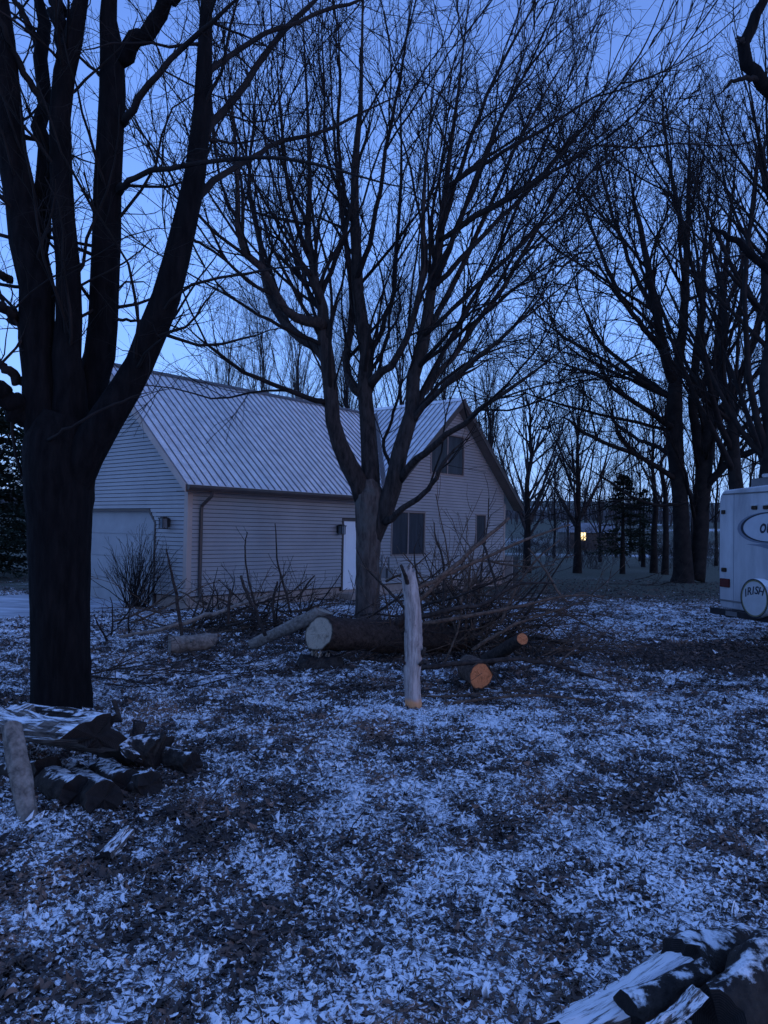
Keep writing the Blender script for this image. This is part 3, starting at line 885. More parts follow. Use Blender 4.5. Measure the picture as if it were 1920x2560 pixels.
def built_tree(name, label, Y0, trunk, limbs, bark_m, twig_m, levels, cat='tree', group=None, lsides=12, tsides=22, ntr=30, limb_m=None, lump=.03):
    P, R = smooth_limb(*P2(trunk, Y0), ntr)
    P0 = P[0].copy(); 
    base = np.array([P0[0], P0[1], float(gz(P0[0], P0[1])) - .05])
    t = root(name, base, label, cat, group)
    P[0, 2] = base[2]
    add('trunk', *tubes(P[None], R[None], tsides, lump), bark_m, t, smooth=True)
    LP = []; LR = []
    for l in limbs:
        p, r = smooth_limb(*P2(l, Y0), 16)
        r = r * np.interp(np.linspace(0, 1, 16), [0, .72, 1], [1, 1, .22])
        wob = rng.normal(size=p.shape) * np.clip(r[:, None] * .3, .006, .022); wob[0] = 0
        p = p + wob
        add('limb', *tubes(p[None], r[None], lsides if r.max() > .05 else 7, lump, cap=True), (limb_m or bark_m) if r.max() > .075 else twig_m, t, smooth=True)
        LP.append(p); LR.append(r)
    LP = np.array(LP); LR = np.array(LR)
    ms = []
    lev = [(LP, LR)]
    for lv in levels:
        src = lev[lv.pop('src', -1)]
        sd = lv.pop('sides', 4)
        c = spawn(src[0], src[1], **lv)
        lev.append(c)
        if len(c[0]): ms.append(tubes(c[0], c[1], sd))
    if ms:
        tag(add('twigs', *join(ms), twig_m, t, smooth=True), kind='stuff')
    return t

# ---- big dark multi-stemmed maple at the left
left_trunk = [(156, 1810, 196), (154, 1775, 150), (153, 1690, 136), (150, 1500, 140), (150, 1330, 152), (148, 1200, 172), (150, 1110, 165), (170, 1040, 120)]
left_limbs = [
    [(140, 1290, 80), (122, 1160, 100), (98, 1000, 84), (94, 850, 84), (78, 637, 88), (43, 463, 76), (15, 231, 68), (-5, 0, 60), (-40, -260, 46), (-60, -600, 25)],
    [(82, 740, 26, .05), (92, 650, 42, .08), (106, 560, 44, .2), (111, 400, 40, .3), (108, 290, 36, .4), (104, 75, 34, .5), (92, -60, 28, .6), (80, -300, 18, .8)],
    [(160, 1230, 80), (174, 1100, 100), (176, 960, 78), (170, 850, 68), (166, 665, 60), (157, 490, 55), (159, 290, 52), (168, 140, 54), (200, 0, 46), (230, -200, 36), (260, -500, 20)],
    [(164, 160, 40), (150, 70, 36, .1), (136, -20, 34, .2), (120, -250, 22, .4)],
    [(165, 1240, 80, .1), (192, 1110, 95, .2), (228, 960, 76, .3), (252, 850, 72, .3), (264, 700, 70, .3), (267, 521, 70, .2), (276, 347, 66, .2), (283, 174, 66, .2), (280, 40, 56, .2), (276, -200, 44, .2), (280, -520, 24, .2)],
    [(300, 150, 42, .2), (345, 95, 42, .1), (395, 35, 40, 0), (450, -40, 34, -.1), (540, -200, 22, -.3)],
    [(158, 1290, 90, 0), (188, 1190, 98, -.05), (236, 1092, 88, -.1), (297, 995, 78, -.1), (350, 910, 70, -.1), (395, 800, 72, -.1), (432, 700, 68, -.1), (462, 560, 60, -.1), (488, 430, 54, -.1), (506, 231, 48, -.1), (511, 29, 48, -.1), (520, -200, 38, 0), (540, -500, 22, .2)],
    [(70, 1060, 56), (30, 1010, 52, -.2), (-20, 965, 46, -.4), (-120, 880, 34, -.8)],
    [(60, 960, 24, .1), (30, 935, 24, 0), (-10, 905, 20, -.1), (-90, 830, 12, -.3)],
    [(305, 310, 22, .2), (322, 285, 20, 0), (370, 215, 17, -.2), (440, 140, 15, -.3), (500, 85, 13, -.5), (590, 0, 12, -.7), (700, -90, 8, -.9)],
    [(296, 480, 24, .2), (313, 462, 17, .0), (347, 440, 14, -.2), (451, 414, 13, -.4), (608, 396, 10, -.7), (752, 400, 9, -1), (960, 457, 7, -1.2), (1080, 480, 4, -1.4)],
    [(488, 515, 26, -.1), (505, 488, 20, 0), (544, 446, 17, .2), (637, 393, 13, .5), (694, 353, 12, .8), (810, 330, 9, 1), (960, 255, 7, 1.3), (1075, 205, 4, 1.5)],
    [(512, 345, 26, -.1), (538, 305, 20, .1), (608, 214, 17, .4), (712, 75, 15, .7), (793, -5, 12, 1), (900, -120, 8, 1.3)],
    [(520, 185, 22, -.1), (540, 162, 15, 0), (625, 104, 13, .3), (723, 64, 11, .5), (839, 17, 10, .8), (926, -8, 8, 1), (1050, -60, 5, 1.2)],
    [(470, 590, 10), (488, 603, 8), (527, 625, 7, .2), (585, 672, 6, .3), (637, 712, 5, .4), (700, 770, 3, .5)],
    [(120, 1100, 9, -.35), (170, 1070, 8, -.5), (239, 1033, 8, -.55), (310, 1000, 7, -.5), (383, 976, 5, -.4)],
    [(125, 285, 22, .2), (90, 225, 18, .1), (45, 150, 17, 0), (5, 60, 14, -.2), (-40, -40, 10, -.3)],
    [(92, 110, 20, .5), (70, 55, 17, .5), (40, 5, 14, .5), (10, -60, 10, .5)],
    [(285, 800, 9, .2), (340, 803, 7, .4), (420, 812, 5, .6), (480, 840, 3, .7)],
    [(30, 700, 22, 0), (5, 690, 20, -.1), (-30, 670, 16, -.3)],
    [(45, 800, 26, 0), (15, 775, 24, -.2), (-30, 745, 18, -.4)],
]
lv = [dict(dens=2.6, t0=.22, t1=1, ang=(58, 16), length=2.2, K=8, ratio=.35, up=.03, wig=.15, rmin=.0055, rmax=.022),
      dict(dens=5.0, t0=.08, t1=1, ang=(42, 14), length=.9, K=6, ratio=.5, up=.03, wig=.17, rmin=.0032, sides=3),
      dict(dens=5.5, t0=.12, t1=1, ang=(42, 14), length=.34, K=4, ratio=.5, up=.05, wig=.18, rmin=.0024, sides=3)]
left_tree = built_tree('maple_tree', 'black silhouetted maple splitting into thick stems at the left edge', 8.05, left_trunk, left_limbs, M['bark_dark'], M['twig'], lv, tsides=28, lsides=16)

# ---- centre tree in front of the house
ctr_trunk = [(920, 1560, 76), (919, 1525, 62), (919, 1420, 58), (922, 1340, 64), (924, 1275, 76), (922, 1235, 74), (918, 1200, 50)]
ctr_limbs = [
    [(915, 1262, 52), (896, 1215, 48, -.1), (872, 1165, 46, -.2), (849, 1120, 42, -.3), (834, 1075, 38, -.4), (828, 1010, 37, -.4), (824, 937, 36, -.4), (817, 865, 36, -.4), (812, 815, 32, -.4), (804, 735, 22, -.3), (784, 696, 20, -.3), (775, 639, 19, -.2), (769, 560, 18, 0), (775, 430, 15, .2), (768, 250, 12, .4), (758, 60, 9, .6), (750, -150, 6, .8)],
    [(812, 820, 30, -.4), (780, 808, 29, -.7), (731, 788, 24, -1), (693, 740, 21, -1.3), (662, 682, 20, -1.6), (615, 632, 18, -1.8), (600, 570, 16, -1.9), (592, 450, 13, -2), (584, 300, 10, -2), (566, 120, 7, -2)],
    [(818, 905, 28, -.4), (794, 875, 27, -.2), (751, 841, 25, 0), (703, 800, 21, .4), (675, 735, 18, .8), (655, 660, 15, 1.2), (640, 560, 13, 1.5), (620, 420, 11, 1.8), (640, 260, 8, 2), (630, 60, 6, 2.2)],
    [(815, 1010, 16, -.4), (790, 1000, 14, -.6), (741, 981, 12, -.8), (659, 952, 11, -1.1), (596, 923, 10, -1.4), (548, 884, 9, -1.6), (500, 846, 8, -1.8), (440, 795, 6, -2)],
    [(924, 1290, 58), (923, 1178, 45), (918, 1082, 40, .1), (912, 1010, 37, .2), (910, 947, 37, .3), (917, 889, 36, .4), (905, 817, 33, .4), (891, 720, 29, .5), (887, 620, 26, .5), (884, 500, 22, .6), (897, 330, 17, .7), (905, 160, 13, .8), (908, -60, 9, .9), (915, -300, 5, 1)],
    [(905, 985, 28, .2), (881, 960, 22, .5), (868, 918, 20, .9), (874, 850, 19, 1.2), (882, 740, 17, 1.6), (866, 600, 14, 2), (846, 450, 11, 2.4), (830, 250, 8, 2.7), (820, 30, 6, 3)],
    [(922, 965, 26, .3), (948, 935, 21, 0), (982, 908, 19, -.3), (1014, 850, 17, -.6), (1035, 793, 16, -.9), (1052, 700, 14, -1.2), (1060, 600, 12, -1.5), (1062, 450, 10, -1.8), (1080, 270, 7, -2), (1100, 60, 5, -2.2)],
    [(920, 895, 16, .4), (940, 855, 13, .7), (963, 802, 12, 1), (982, 745, 11, 1.2), (987, 672, 11, 1.4), (993, 590, 10, 1.6), (1002, 430, 8, 1.8), (1000, 250, 6, 2), (990, 50, 5, 2.2)],
    [(926, 1372, 36), (940, 1325, 46, -.05), (962, 1280, 47, -.1), (982, 1217, 44, -.2), (1001, 1130, 40, -.2), (1026, 1034, 36, -.1), (1040, 937, 34, 0), (1054, 865, 31, .1), (1069, 793, 29, .2), (1079, 720, 26, .3), (1093, 648, 24, .4), (1106, 560, 20, .6), (1122, 400, 16, .8), (1145, 220, 12, 1), (1170, 20, 9, 1.2), (1190, -220, 5, 1.4)],
    [(1028, 1060, 18, -.1), (1062, 1015, 14, -.5), (1103, 976, 13, -.9), (1175, 908, 12, -1.4), (1247, 850, 10, -1.8), (1330, 770, 8, -2.2), (1420, 650, 6, -2.6)],
    [(1028, 1030, 20, 0), (1055, 990, 17, .4), (1090, 945, 16, .8), (1151, 870, 14, 1.3), (1199, 793, 13, 1.7), (1271, 700, 11, 2), (1345, 570, 9, 2.4), (1430, 400, 7, 2.8), (1520, 220, 5, 3.2)],
    [(1000, 1200, 22, -.2), (1030, 1155, 19, -.6), (1079, 1121, 17, -1), (1117, 1085, 15, -1.3), (1160, 1066, 15, -1.5), (1178, 1040, 14, -1.7), (1223, 1005, 12, -2), (1300, 955, 10, -2.4), (1400, 880, 8, -2.8), (1500, 790, 5, -3.2)],
    [(962, 1305, 20, -.25), (1000, 1278, 15, -.6), (1045, 1245, 14, -.9), (1079, 1217, 12, -1.1), (1098, 1179, 11, -1.3), (1130, 1130, 10, -1.5), (1180, 1088, 7, -1.7)],
    [(1055, 860, 18, .1), (1085, 800, 16, .6), (1130, 715, 14, 1), (1180, 610, 12, 1.4), (1240, 480, 10, 1.8), (1310, 330, 8, 2.2), (1400, 170, 6, 2.6), (1500, 40, 4, 3)],
    [(1078, 730, 16, .3), (1115, 640, 13, -.2), (1160, 520, 11, -.6), (1215, 380, 9, -1), (1290, 220, 7, -1.4), (1400, 80, 5, -1.8), (1560, -20, 3, -2)],
    [(1103, 580, 14, .5), (1135, 470, 12, .9), (1180, 340, 10, 1.3), (1240, 190, 8, 1.7), (1320, 40, 6, 2), (1420, -90, 4, 2.2)],
    [(890, 700, 15, .5), (925, 610, 13, .1), (950, 480, 11, -.3), (975, 320, 9, -.6), (1010, 140, 7, -1), (1040, -60, 5, -1.3)],
    [(886, 560, 13, .5), (860, 470, 11, .2), (845, 340, 9, -.2), (850, 180, 7, -.5), (840, -20, 5, -.8)],
    [(775, 639, 13, -.2), (740, 560, 11, -.6), (715, 440, 9, -1), (700, 280, 7, -1.4), (690, 80, 5, -1.7)],
    [(693, 740, 12, -1.3), (640, 715, 9, -1.6), (575, 660, 8, -2), (530, 580, 6, -2.4), (500, 470, 5, -2.7)],
    [(600, 560, 10, -1.9), (560, 480, 8, -2.2), (535, 350, 6, -2.4), (520, 180, 5, -2.6)],
    [(804, 735, 14, -.3), (838, 650, 12, .2), (868, 540, 10, .6), (815, 380, 8, 1), (810, 200, 6, 1.3), (800, 0, 4, 1.6)],
    [(985, 1180, 11, .1), (960, 1120, 9, .4), (975, 1060, 8, .7), (1000, 980, 7, 1), (1010, 900, 5, 1.3)],
]
for k in range(12):
    sx_, sy_ = [(1030, 1030), (1045, 920), (1060, 840), (1079, 720), (1100, 600), (1115, 470)][k % 6]
    ex = 1240 + 28 * (k * 7 % 16) + rng.uniform(-30, 30); ey = 900 - 62 * (k * 5 % 16) + rng.uniform(-30, 30)
    ey = min(ey, sy_ - .62 * (ex - sx_))
    dz = rng.uniform(-2.6, 3.2); w0 = rng.uniform(9, 14)
    bx, by = sx_ + (ex - sx_) * .45, sy_ + (ey - sy_) * .30 - 20
    ctr_limbs.append([(sx_, sy_, w0, 0), (sx_ + (bx - sx_) * .5, sy_ + (by - sy_) * .62, w0 * .85, dz * .25), (bx, by + (ey - by) * .12, w0 * .7, dz * .5), (bx + (ex - bx) * .5, by + (ey - by) * .55, w0 * .5, dz * .75), (ex, ey, 3, dz)])
for k in range(8):
    sx_, sy_ = [(820, 870), (808, 780), (780, 690), (770, 560)][k % 4]
    ex = 480 + 30 * k + rng.uniform(-20, 20); ey = 620 - 75 * (k * 3 % 8) + rng.uniform(-20, 20); ey = min(ey, sy_ - 60)
    dz = rng.uniform(-2.5, 3); w0 = rng.uniform(8, 12)
    ctr_limbs.append([(sx_, sy_, w0, -.4), (sx_ + (ex - sx_) * .35, sy_ + (ey - sy_) * .22, w0 * .8, dz * .4), (sx_ + (ex - sx_) * .75, sy_ + (ey - sy_) * .55, w0 * .55, dz * .7), (ex, ey, 3, dz)])
lv = [dict(dens=.75, t0=.18, t1=.95, ang=(25, 9), length=5.0, K=10, ratio=.6, up=.05, wig=.12, rmin=.021, rmax=.05, bias=(.008, 0, 0), sides=6),
      dict(dens=1.6, t0=.10, t1=1, ang=(30, 11), length=2.5, K=7, ratio=.5, up=.045, wig=.12, rmin=.011, rmax=.03),
      dict(dens=3.0, t0=.08, t1=1, ang=(33, 12), length=1.15, K=6, ratio=.5, up=.04, wig=.13, rmin=.0075, sides=3),
      dict(dens=2.1, t0=.10, t1=1, ang=(36, 12), length=.62, K=4, ratio=.55, up=.05, wig=.13, rmin=.005, sides=3),
      dict(dens=1.7, t0=.28, t1=1, ang=(34, 11), length=2.4, K=7, ratio=.35, up=.04, wig=.12, rmin=.010, rmax=.028, src=0),
      dict(dens=2.4, t0=.08, t1=1, ang=(33, 12), length=1.1, K=4, ratio=.5, up=.04, wig=.12, rmin=.007, sides=3),
      dict(dens=2.4, t0=.10, t1=1, ang=(36, 12), length=.55, K=4, ratio=.55, up=.05, wig=.12, rmin=.005, sides=3)]
ctr_tree = built_tree('maple_tree', 'grey brown bare maple fanning upward in front of the side door', 16.9, ctr_trunk, ctr_limbs, M['bark_mid'], M['twig'], lv, limb_m=M['bark_limb_shaded'])

bc = at(922, 1262, 16.74)
th = np.linspace(0, 2 * np.pi, 21)[:-1]; rows = []
for q in np.linspace(.06, np.pi - .06, 12):
    rows.append(np.stack([bc[0] + .17 * np.sin(q) * np.cos(th) * rng.uniform(.75, 1.2, 20), bc[1] + .15 * np.sin(q) * np.sin(th) * rng.uniform(.75, 1.2, 20), bc[2] + .23 * np.cos(q) + .03 * rng.normal(size=20)], 1))
add('burl', np.concatenate(rows), [(i * 20 + j, (i + 1) * 20 + j, (i + 1) * 20 + (j + 1) % 20, i * 20 + (j + 1) % 20) for i in range(11) for j in range(20)], M['snowy_bark'], ctr_tree, smooth=True)
# ---- big double trunk tree at the right
r_trunk = [(1706, 1456, 60), (1708, 1430, 50), (1704, 1330, 40), (1699, 1234, 37), (1690, 1147, 38), (1686, 1060, 40), (1686, 995, 38), (1690, 940, 30)]
r_limbs = [
    [(1738, 1450, 46, .3), (1747, 1420, 40, .3), (1752, 1320, 39, .3), (1755, 1234, 40, .3), (1760, 1147, 42, .3), (1772, 1060, 32, .3), (1790, 960, 26, .4), (1800, 840, 22, .6), (1812, 680, 17, .9), (1830, 500, 12, 1.3), (1850, 300, 7, 1.8)],
    [(1690, 960, 30), (1660, 880, 26, -.6), (1640, 780, 22, -1), (1618, 660, 17, -1.4), (1590, 520, 12, -1.8), (1560, 360, 7, -2.2)],
    [(1688, 970, 28), (1702, 860, 24, .6), (1712, 740, 20, 1.1), (1718, 600, 15, 1.6), (1722, 430, 10, 2.2), (1725, 250, 6, 2.8)],
    [(1756, 1180, 28, .3), (1740, 1090, 24, .2), (1732, 1000, 22, 0), (1740, 900, 19, -.3), (1755, 780, 16, -.6), (1765, 620, 12, -1), (1775, 430, 8, -1.5)],
    [(1762, 1215, 24, .3), (1781, 1195, 20, 0), (1829, 1151, 18, -.6), (1872, 1130, 16, -1.1), (1912, 1100, 14, -1.6), (1980, 1040, 10, -2.2), (2060, 920, 6, -2.8)],
    [(1765, 1100, 24, .4), (1800, 1030, 20, .9), (1850, 940, 17, 1.4), (1890, 820, 13, 2), (1920, 660, 9, 2.6), (1940, 480, 5, 3.2)],
    [(1690, 1200, 14, 0), (1673, 1186, 13, -.4), (1612, 1147, 12, -1.2), (1525, 1112, 10, -2.2), (1460, 1082, 9, -3), (1417, 1047, 7, -3.4), (1387, 1043, 4, -3.8)],
    [(1684, 1075, 18, 0), (1664, 1056, 14, -.5), (1590, 1008, 12, -1.4), (1538, 973, 11, -2.2), (1504, 943, 9, -2.7), (1450, 925, 7, -3.3), (1395, 925, 4, -3.8)],
    [(1684, 1000, 18, 0), (1660, 982, 15, .5), (1590, 930, 12, 1.5), (1525, 880, 9, 2.4), (1470, 800, 7, 3), (1430, 690, 4, 3.6)],
    [(1655, 870, 16, -.6), (1600, 810, 13, -1.4), (1540, 720, 11, -2.2), (1490, 600, 8, -2.8), (1450, 460, 5, -3.4)],
    [(1640, 790, 14, -1), (1590, 690, 11, -.4), (1540, 560, 9, .3), (1500, 420, 6, 1), (1480, 280, 4, 1.6)],
    [(1690, 1150, 14, 0), (1650, 1120, 11, 1), (1590, 1095, 9, 2), (1540, 1060, 7, 3), (1500, 1010, 5, 3.6)],
    [(1700, 1260, 9, -.2), (1650, 1262, 8, -1), (1585, 1245, 7, -2), (1510, 1195, 5, -3), (1450, 1160, 3, -3.6)],
    [(1718, 640, 12, 1.5), (1690, 500, 9, 2), (1665, 350, 7, 2.5), (1650, 200, 4, 3)],
    [(1800, 800, 13, .6), (1850, 680, 10, 0), (1885, 520, 7, -.6), (1900, 330, 4, -1.2)],
    [(1755, 760, 12, -.6), (1725, 640, 9, -1.6), (1690, 480, 7, -2.4), (1640, 300, 4, -3.2)],
]
for k in range(9):
    sx_, sy_ = [(1686, 1080), (1686, 1000), (1655, 880), (1640, 780), (1618, 670)][k % 5]
    ex = 1270 + 24 * (k * 5 % 14) + rng.uniform(-25, 25); ey = 960 - 50 * (k * 3 % 14) + rng.uniform(-30, 30); ey = min(ey, sy_ - 40)
    dz = rng.uniform(-4, 4); w0 = rng.uniform(8, 12)
    r_limbs.append([(sx_, sy_, w0, 0), (sx_ + (ex - sx_) * .35, sy_ + (ey - sy_) * .30, w0 * .8, dz * .4), (sx_ + (ex - sx_) * .72, sy_ + (ey - sy_) * .62, w0 * .55, dz * .7), (ex, ey, 3, dz)])
lv = [dict(dens=.6, t0=.12, t1=.95, ang=(36, 12), length=6.5, K=10, ratio=.6, up=.05, wig=.11, rmin=.035, rmax=.10, sides=5),
      dict(dens=1.9, t0=.12, t1=1, ang=(36, 12), length=3.2, K=7, ratio=.5, up=.05, wig=.12, rmin=.020, rmax=.06),
      dict(dens=2.0, t0=.08, t1=1, ang=(38, 13), length=1.7, K=5, ratio=.5, up=.05, wig=.13, rmin=.014, sides=3),
      dict(dens=1.4, t0=.10, t1=1, ang=(40, 13), length=.9, K=4, ratio=.55, up=.06, wig=.12, rmin=.010, sides=3),
      dict(dens=1.1, t0=.15, t1=1, ang=(42, 12), length=3.0, K=7, ratio=.35, up=.05, wig=.12, rmin=.018, rmax=.05, src=0),
      dict(dens=2.0, t0=.08, t1=1, ang=(38, 13), length=1.5, K=5, ratio=.5, up=.05, wig=.13, rmin=.013, sides=3)]
right_tree = built_tree('double_trunk_tree', 'large double trunked bare tree left of the white camper', 33.0, r_trunk, r_limbs, M['bark_far'], M['twig'], lv)

# ---- tree whose limbs hang into the top right corner; its trunk stands just outside the frame
ctree = built_tree('overhanging_tree', 'thick crooked black limb reaching in at the top right corner', 8.6,
    [(2330, 1760, 160), (2325, 1500, 130), (2315, 1150, 120), (2300, 800, 110), (2290, 500, 95), (2280, 200, 80), (2275, 0, 60)],
    [[(2295, 560, 70), (2180, 440, 52, -.2), (2060, 330, 44, -.4), (1960, 255, 38, -.5), (1905, 205, 34, -.6), (1872, 165, 32, -.6), (1862, 115, 30, -.6), (1885, 50, 28, -.6), (1905, 0, 28, -.6), (1925, -90, 22, -.6), (1960, -250, 14, -.6)],
     [(1915, 205, 18, -.6), (1885, 196, 15, -.65), (1850, 198, 11, -.7), (1820, 215, 9, -.7), (1795, 246, 5, -.7)],
     [(1868, 120, 16, -.6), (1852, 104, 12, -.65), (1842, 88, 7, -.65)],
     [(2300, 900, 60), (2150, 830, 36, .2), (2020, 755, 26, .4), (1920, 680, 22, .5), (1846, 607, 18, .6), (1800, 578, 14, .7), (1772, 567, 8, .7)],
     [(2280, 250, 60), (2330, 50, 40), (2400, -200, 22)], [(2275, 150, 50), (2220, -50, 34), (2180, -300, 18)]],
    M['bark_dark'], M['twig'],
    [dict(dens=1.0, t0=.5, t1=1, ang=(50, 15), length=.9, K=5, ratio=.3, up=.03, wig=.2, rmin=.004, rmax=.015),
     dict(dens=3, t0=.2, t1=1, ang=(45, 15), length=.35, K=4, ratio=.5, up=.0, wig=.2, rmin=.003, sides=3)], lsides=14)

# ---- generic bare trees further off
def bare_tree(name, label, base, Ht, r, seed_spread, nl, group=None, bm='bark_far', tm='twig_haze', fork=.25, rk=1.0, dens=1.0, lean=(0, 0), trunk_to=.85):
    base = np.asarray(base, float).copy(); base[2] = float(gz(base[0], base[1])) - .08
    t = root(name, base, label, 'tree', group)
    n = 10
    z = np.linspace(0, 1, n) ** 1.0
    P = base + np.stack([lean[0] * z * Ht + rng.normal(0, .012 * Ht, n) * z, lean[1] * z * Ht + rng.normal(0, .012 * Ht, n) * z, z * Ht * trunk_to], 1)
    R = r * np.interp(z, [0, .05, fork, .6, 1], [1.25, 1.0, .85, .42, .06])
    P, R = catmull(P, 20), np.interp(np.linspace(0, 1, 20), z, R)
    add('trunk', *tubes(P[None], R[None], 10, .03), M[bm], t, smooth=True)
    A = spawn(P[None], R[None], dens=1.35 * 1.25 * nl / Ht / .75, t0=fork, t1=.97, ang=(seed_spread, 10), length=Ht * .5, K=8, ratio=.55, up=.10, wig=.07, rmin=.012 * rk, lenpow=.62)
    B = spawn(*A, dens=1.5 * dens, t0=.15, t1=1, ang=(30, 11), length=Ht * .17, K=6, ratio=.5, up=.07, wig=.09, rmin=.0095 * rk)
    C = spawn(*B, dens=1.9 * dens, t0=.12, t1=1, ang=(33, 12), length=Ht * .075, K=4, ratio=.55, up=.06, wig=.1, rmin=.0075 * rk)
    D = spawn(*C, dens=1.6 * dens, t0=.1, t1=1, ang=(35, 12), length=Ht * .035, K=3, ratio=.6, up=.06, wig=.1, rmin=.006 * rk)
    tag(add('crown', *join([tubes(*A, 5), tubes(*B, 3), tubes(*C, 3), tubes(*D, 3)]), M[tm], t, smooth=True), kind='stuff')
    return t
bare_tree('bare_tree', 'slender bare tree just right of the house corner', gnd(1317, 1432, -.1), 12.5, .2, 38, 32, fork=.16, dens=1.35, rk=.9)
bare_tree('bare_tree', 'bare tree in front of the lit far window', gnd(1443, 1432, -.1), 12.0, .2, 32, 30, fork=.2, dens=1.3, rk=.9)
bare_tree('bare_tree', 'straight dark trunk standing just left of the double trunk', gnd(1662, 1436, -.1), 12, .17, 26, 16, fork=.3)
bare_tree('bare_tree', 'thinner straight trunk second left of the double trunk', gnd(1634, 1432, -.1), 12.5, .18, 30, 20, fork=.28)
bare_tree('bare_tree', 'dark bare tree rising directly behind the camper roof', at(1862, 1400, 27) , 17, .30, 38, 26, fork=.25, lean=(-.05, .05), bm='bark_far', tm='twig')
bare_tree('bare_tree', 'black trunk at the right edge above the camper', at(1912, 1400, 23), 18, .36, 40, 24, fork=.22, bm='bark_far', tm='twig')
# row of upright trees behind the house
k = 0
names = ['upright bare tree behind the left end of the garage ridge', 'upright bare tree behind the middle of the garage roof', 'upright bare tree showing left of the centre tree above the roof',
         'upright bare tree directly behind the centre tree', 'upright bare tree over the roof valley', 'upright bare tree behind the gable peak', 'upright bare tree right of the gable peak']
for px, Yd, Ht in ((560, 46, 16.5), (650, 50, 18.5), (735, 46, 17.5), (860, 52, 20), (985, 47, 18.5), (1110, 50, 18), (1215, 46, 15)):
    bare_tree('bare_tree', names[k], at(px, 1400, Yd), Ht, .18, 17, 30, fork=.12, rk=.95, dens=1.05, group='trees behind the house'); k += 1
# far trees between the field and the yard
far = [(1385, 62, 11), (1500, 55, 12), (1540, 66, 12), (1600, 58, 13), (1730, 60, 15), (1790, 52, 15), (1840, 64, 15), (1250, 66, 12), (1420, 74, 12), (1880, 48, 15), (1575, 80, 13), (1660, 76, 15)]
fl = ['thin far bare tree between house corner tree and lit window tree', 'far bare tree right of the lit window', 'far bare tree left of the dark cedar', 'far bare tree behind the dark cedar', 'far bare tree seen behind the double trunk',
      'far bare tree between the double trunk and the camper', 'far bare tree showing over the camper corner', 'far bare tree behind the right eave of the house', 'small distant bare tree near the lit far house', 'far bare tree behind the camper',
      'small distant bare tree right of the dark cedar', 'small distant bare tree just left of the double trunk']
for (px, Yd, Ht), lb in zip(far, fl):
    bare_tree('bare_tree', lb, at(px, 1400, Yd), Ht, .12, 28, 20, fork=.15, rk=1.1, dens=1.0, group='far bare trees')

# ---- conifers
def conifer(name, label, base, Ht, rad, n, z0=.12, droop=-.25, group=None, needles=26):
    base = np.asarray(base, float).copy(); base[2] = float(gz(base[0], base[1])) - .05
    t = root(name, base, label, 'tree', group)
    z = np.linspace(0, 1, 8)
    P = base + np.stack([z * 0, z * 0, z * Ht], 1); R = .03 * Ht * (1 - z * .95)
    add('trunk', *tubes(P[None], R[None], 9, .02), M['bark_far'], t, smooth=True)
    zz = rng.uniform(z0, .99, n); az = rng.uniform(0, 2 * np.pi, n)
    L = rad * (1 - zz) ** .75 * rng.uniform(.65, 1.15, n) + .15
    B = base + np.stack([zz * 0, zz * 0, zz * Ht], 1)
    d = np.stack([np.cos(az), np.sin(az), np.full(n, .15)], 1)
    pts = [B]
    for j in range(4):
        d[:, 2] += droop * .35; d /= np.linalg.norm(d, axis=1, keepdims=True)
        pts.append(pts[-1] + d * (L / 4)[:, None])
    BP = np.stack(pts, 1); BR = (.012 * Ht / 8) * np.linspace(1.3, .3, 5)[None] * np.ones((n, 1))
    # needle sprays: flat slivers along each branch
    m = n * needles
    ii = np.repeat(np.arange(n), needles); tt = rng.uniform(.15, 1, m) * 3.999
    kk = tt.astype(int); ff = (tt - kk)[:, None]
    c = BP[ii, kk] * (1 - ff) + BP[ii, kk + 1] * ff
    dirn = rng.normal(size=(m, 3)); dirn[:, 2] = dirn[:, 2] * .5 - .1; dirn += np.stack([np.cos(az[ii]), np.sin(az[ii]), 0 * ii], 1) * .8
    dirn /= np.linalg.norm(dirn, axis=1, keepdims=True)
    sl = rng.uniform(.12, .32, m)[:, None] * (Ht / 8) ** .5
    side = np.cross(dirn, rng.normal(size=(m, 3))); side /= np.linalg.norm(side, axis=1, keepdims=True)
    w = sl * .16
    V = np.stack([c, c + dirn * sl * .5 + side * w, c + dirn * sl, c + dirn * sl * .5 - side * w], 1).reshape(-1, 3)
    F = np.arange(m * 4).reshape(m, 4)
    tag(add('crown', *join([tubes(BP, BR, 3), (V, [F])]), M['conifer'], t, smooth=False), kind='stuff')
    return t
conifer('cedar_tree', 'dark evergreen cedar standing right of the lit window tree', gnd(1556, 1434, -.1), 5.2, 1.9, 150, z0=.2)
conifer('cedar_tree', 'small dark evergreen between the cedar and the straight trunks', at(1608, 1400, 48), 5.0, 1.8, 130, z0=.15)
conifer('spruce_tree', 'tall black spruce behind the driveway at the left edge', at(-20, 1400, 29), 7.2, 2.7, 300, z0=.05, needles=40)
conifer('spruce_tree', 'black spruce hidden behind the left maple trunk', at(95, 1400, 34), 8.4, 2.4, 260, z0=.05, needles=36)
conifer('spruce_tree', 'black spruce cut off by the left frame edge', at(-130, 1400, 27), 7.0, 2.8, 260, z0=.05, needles=36)

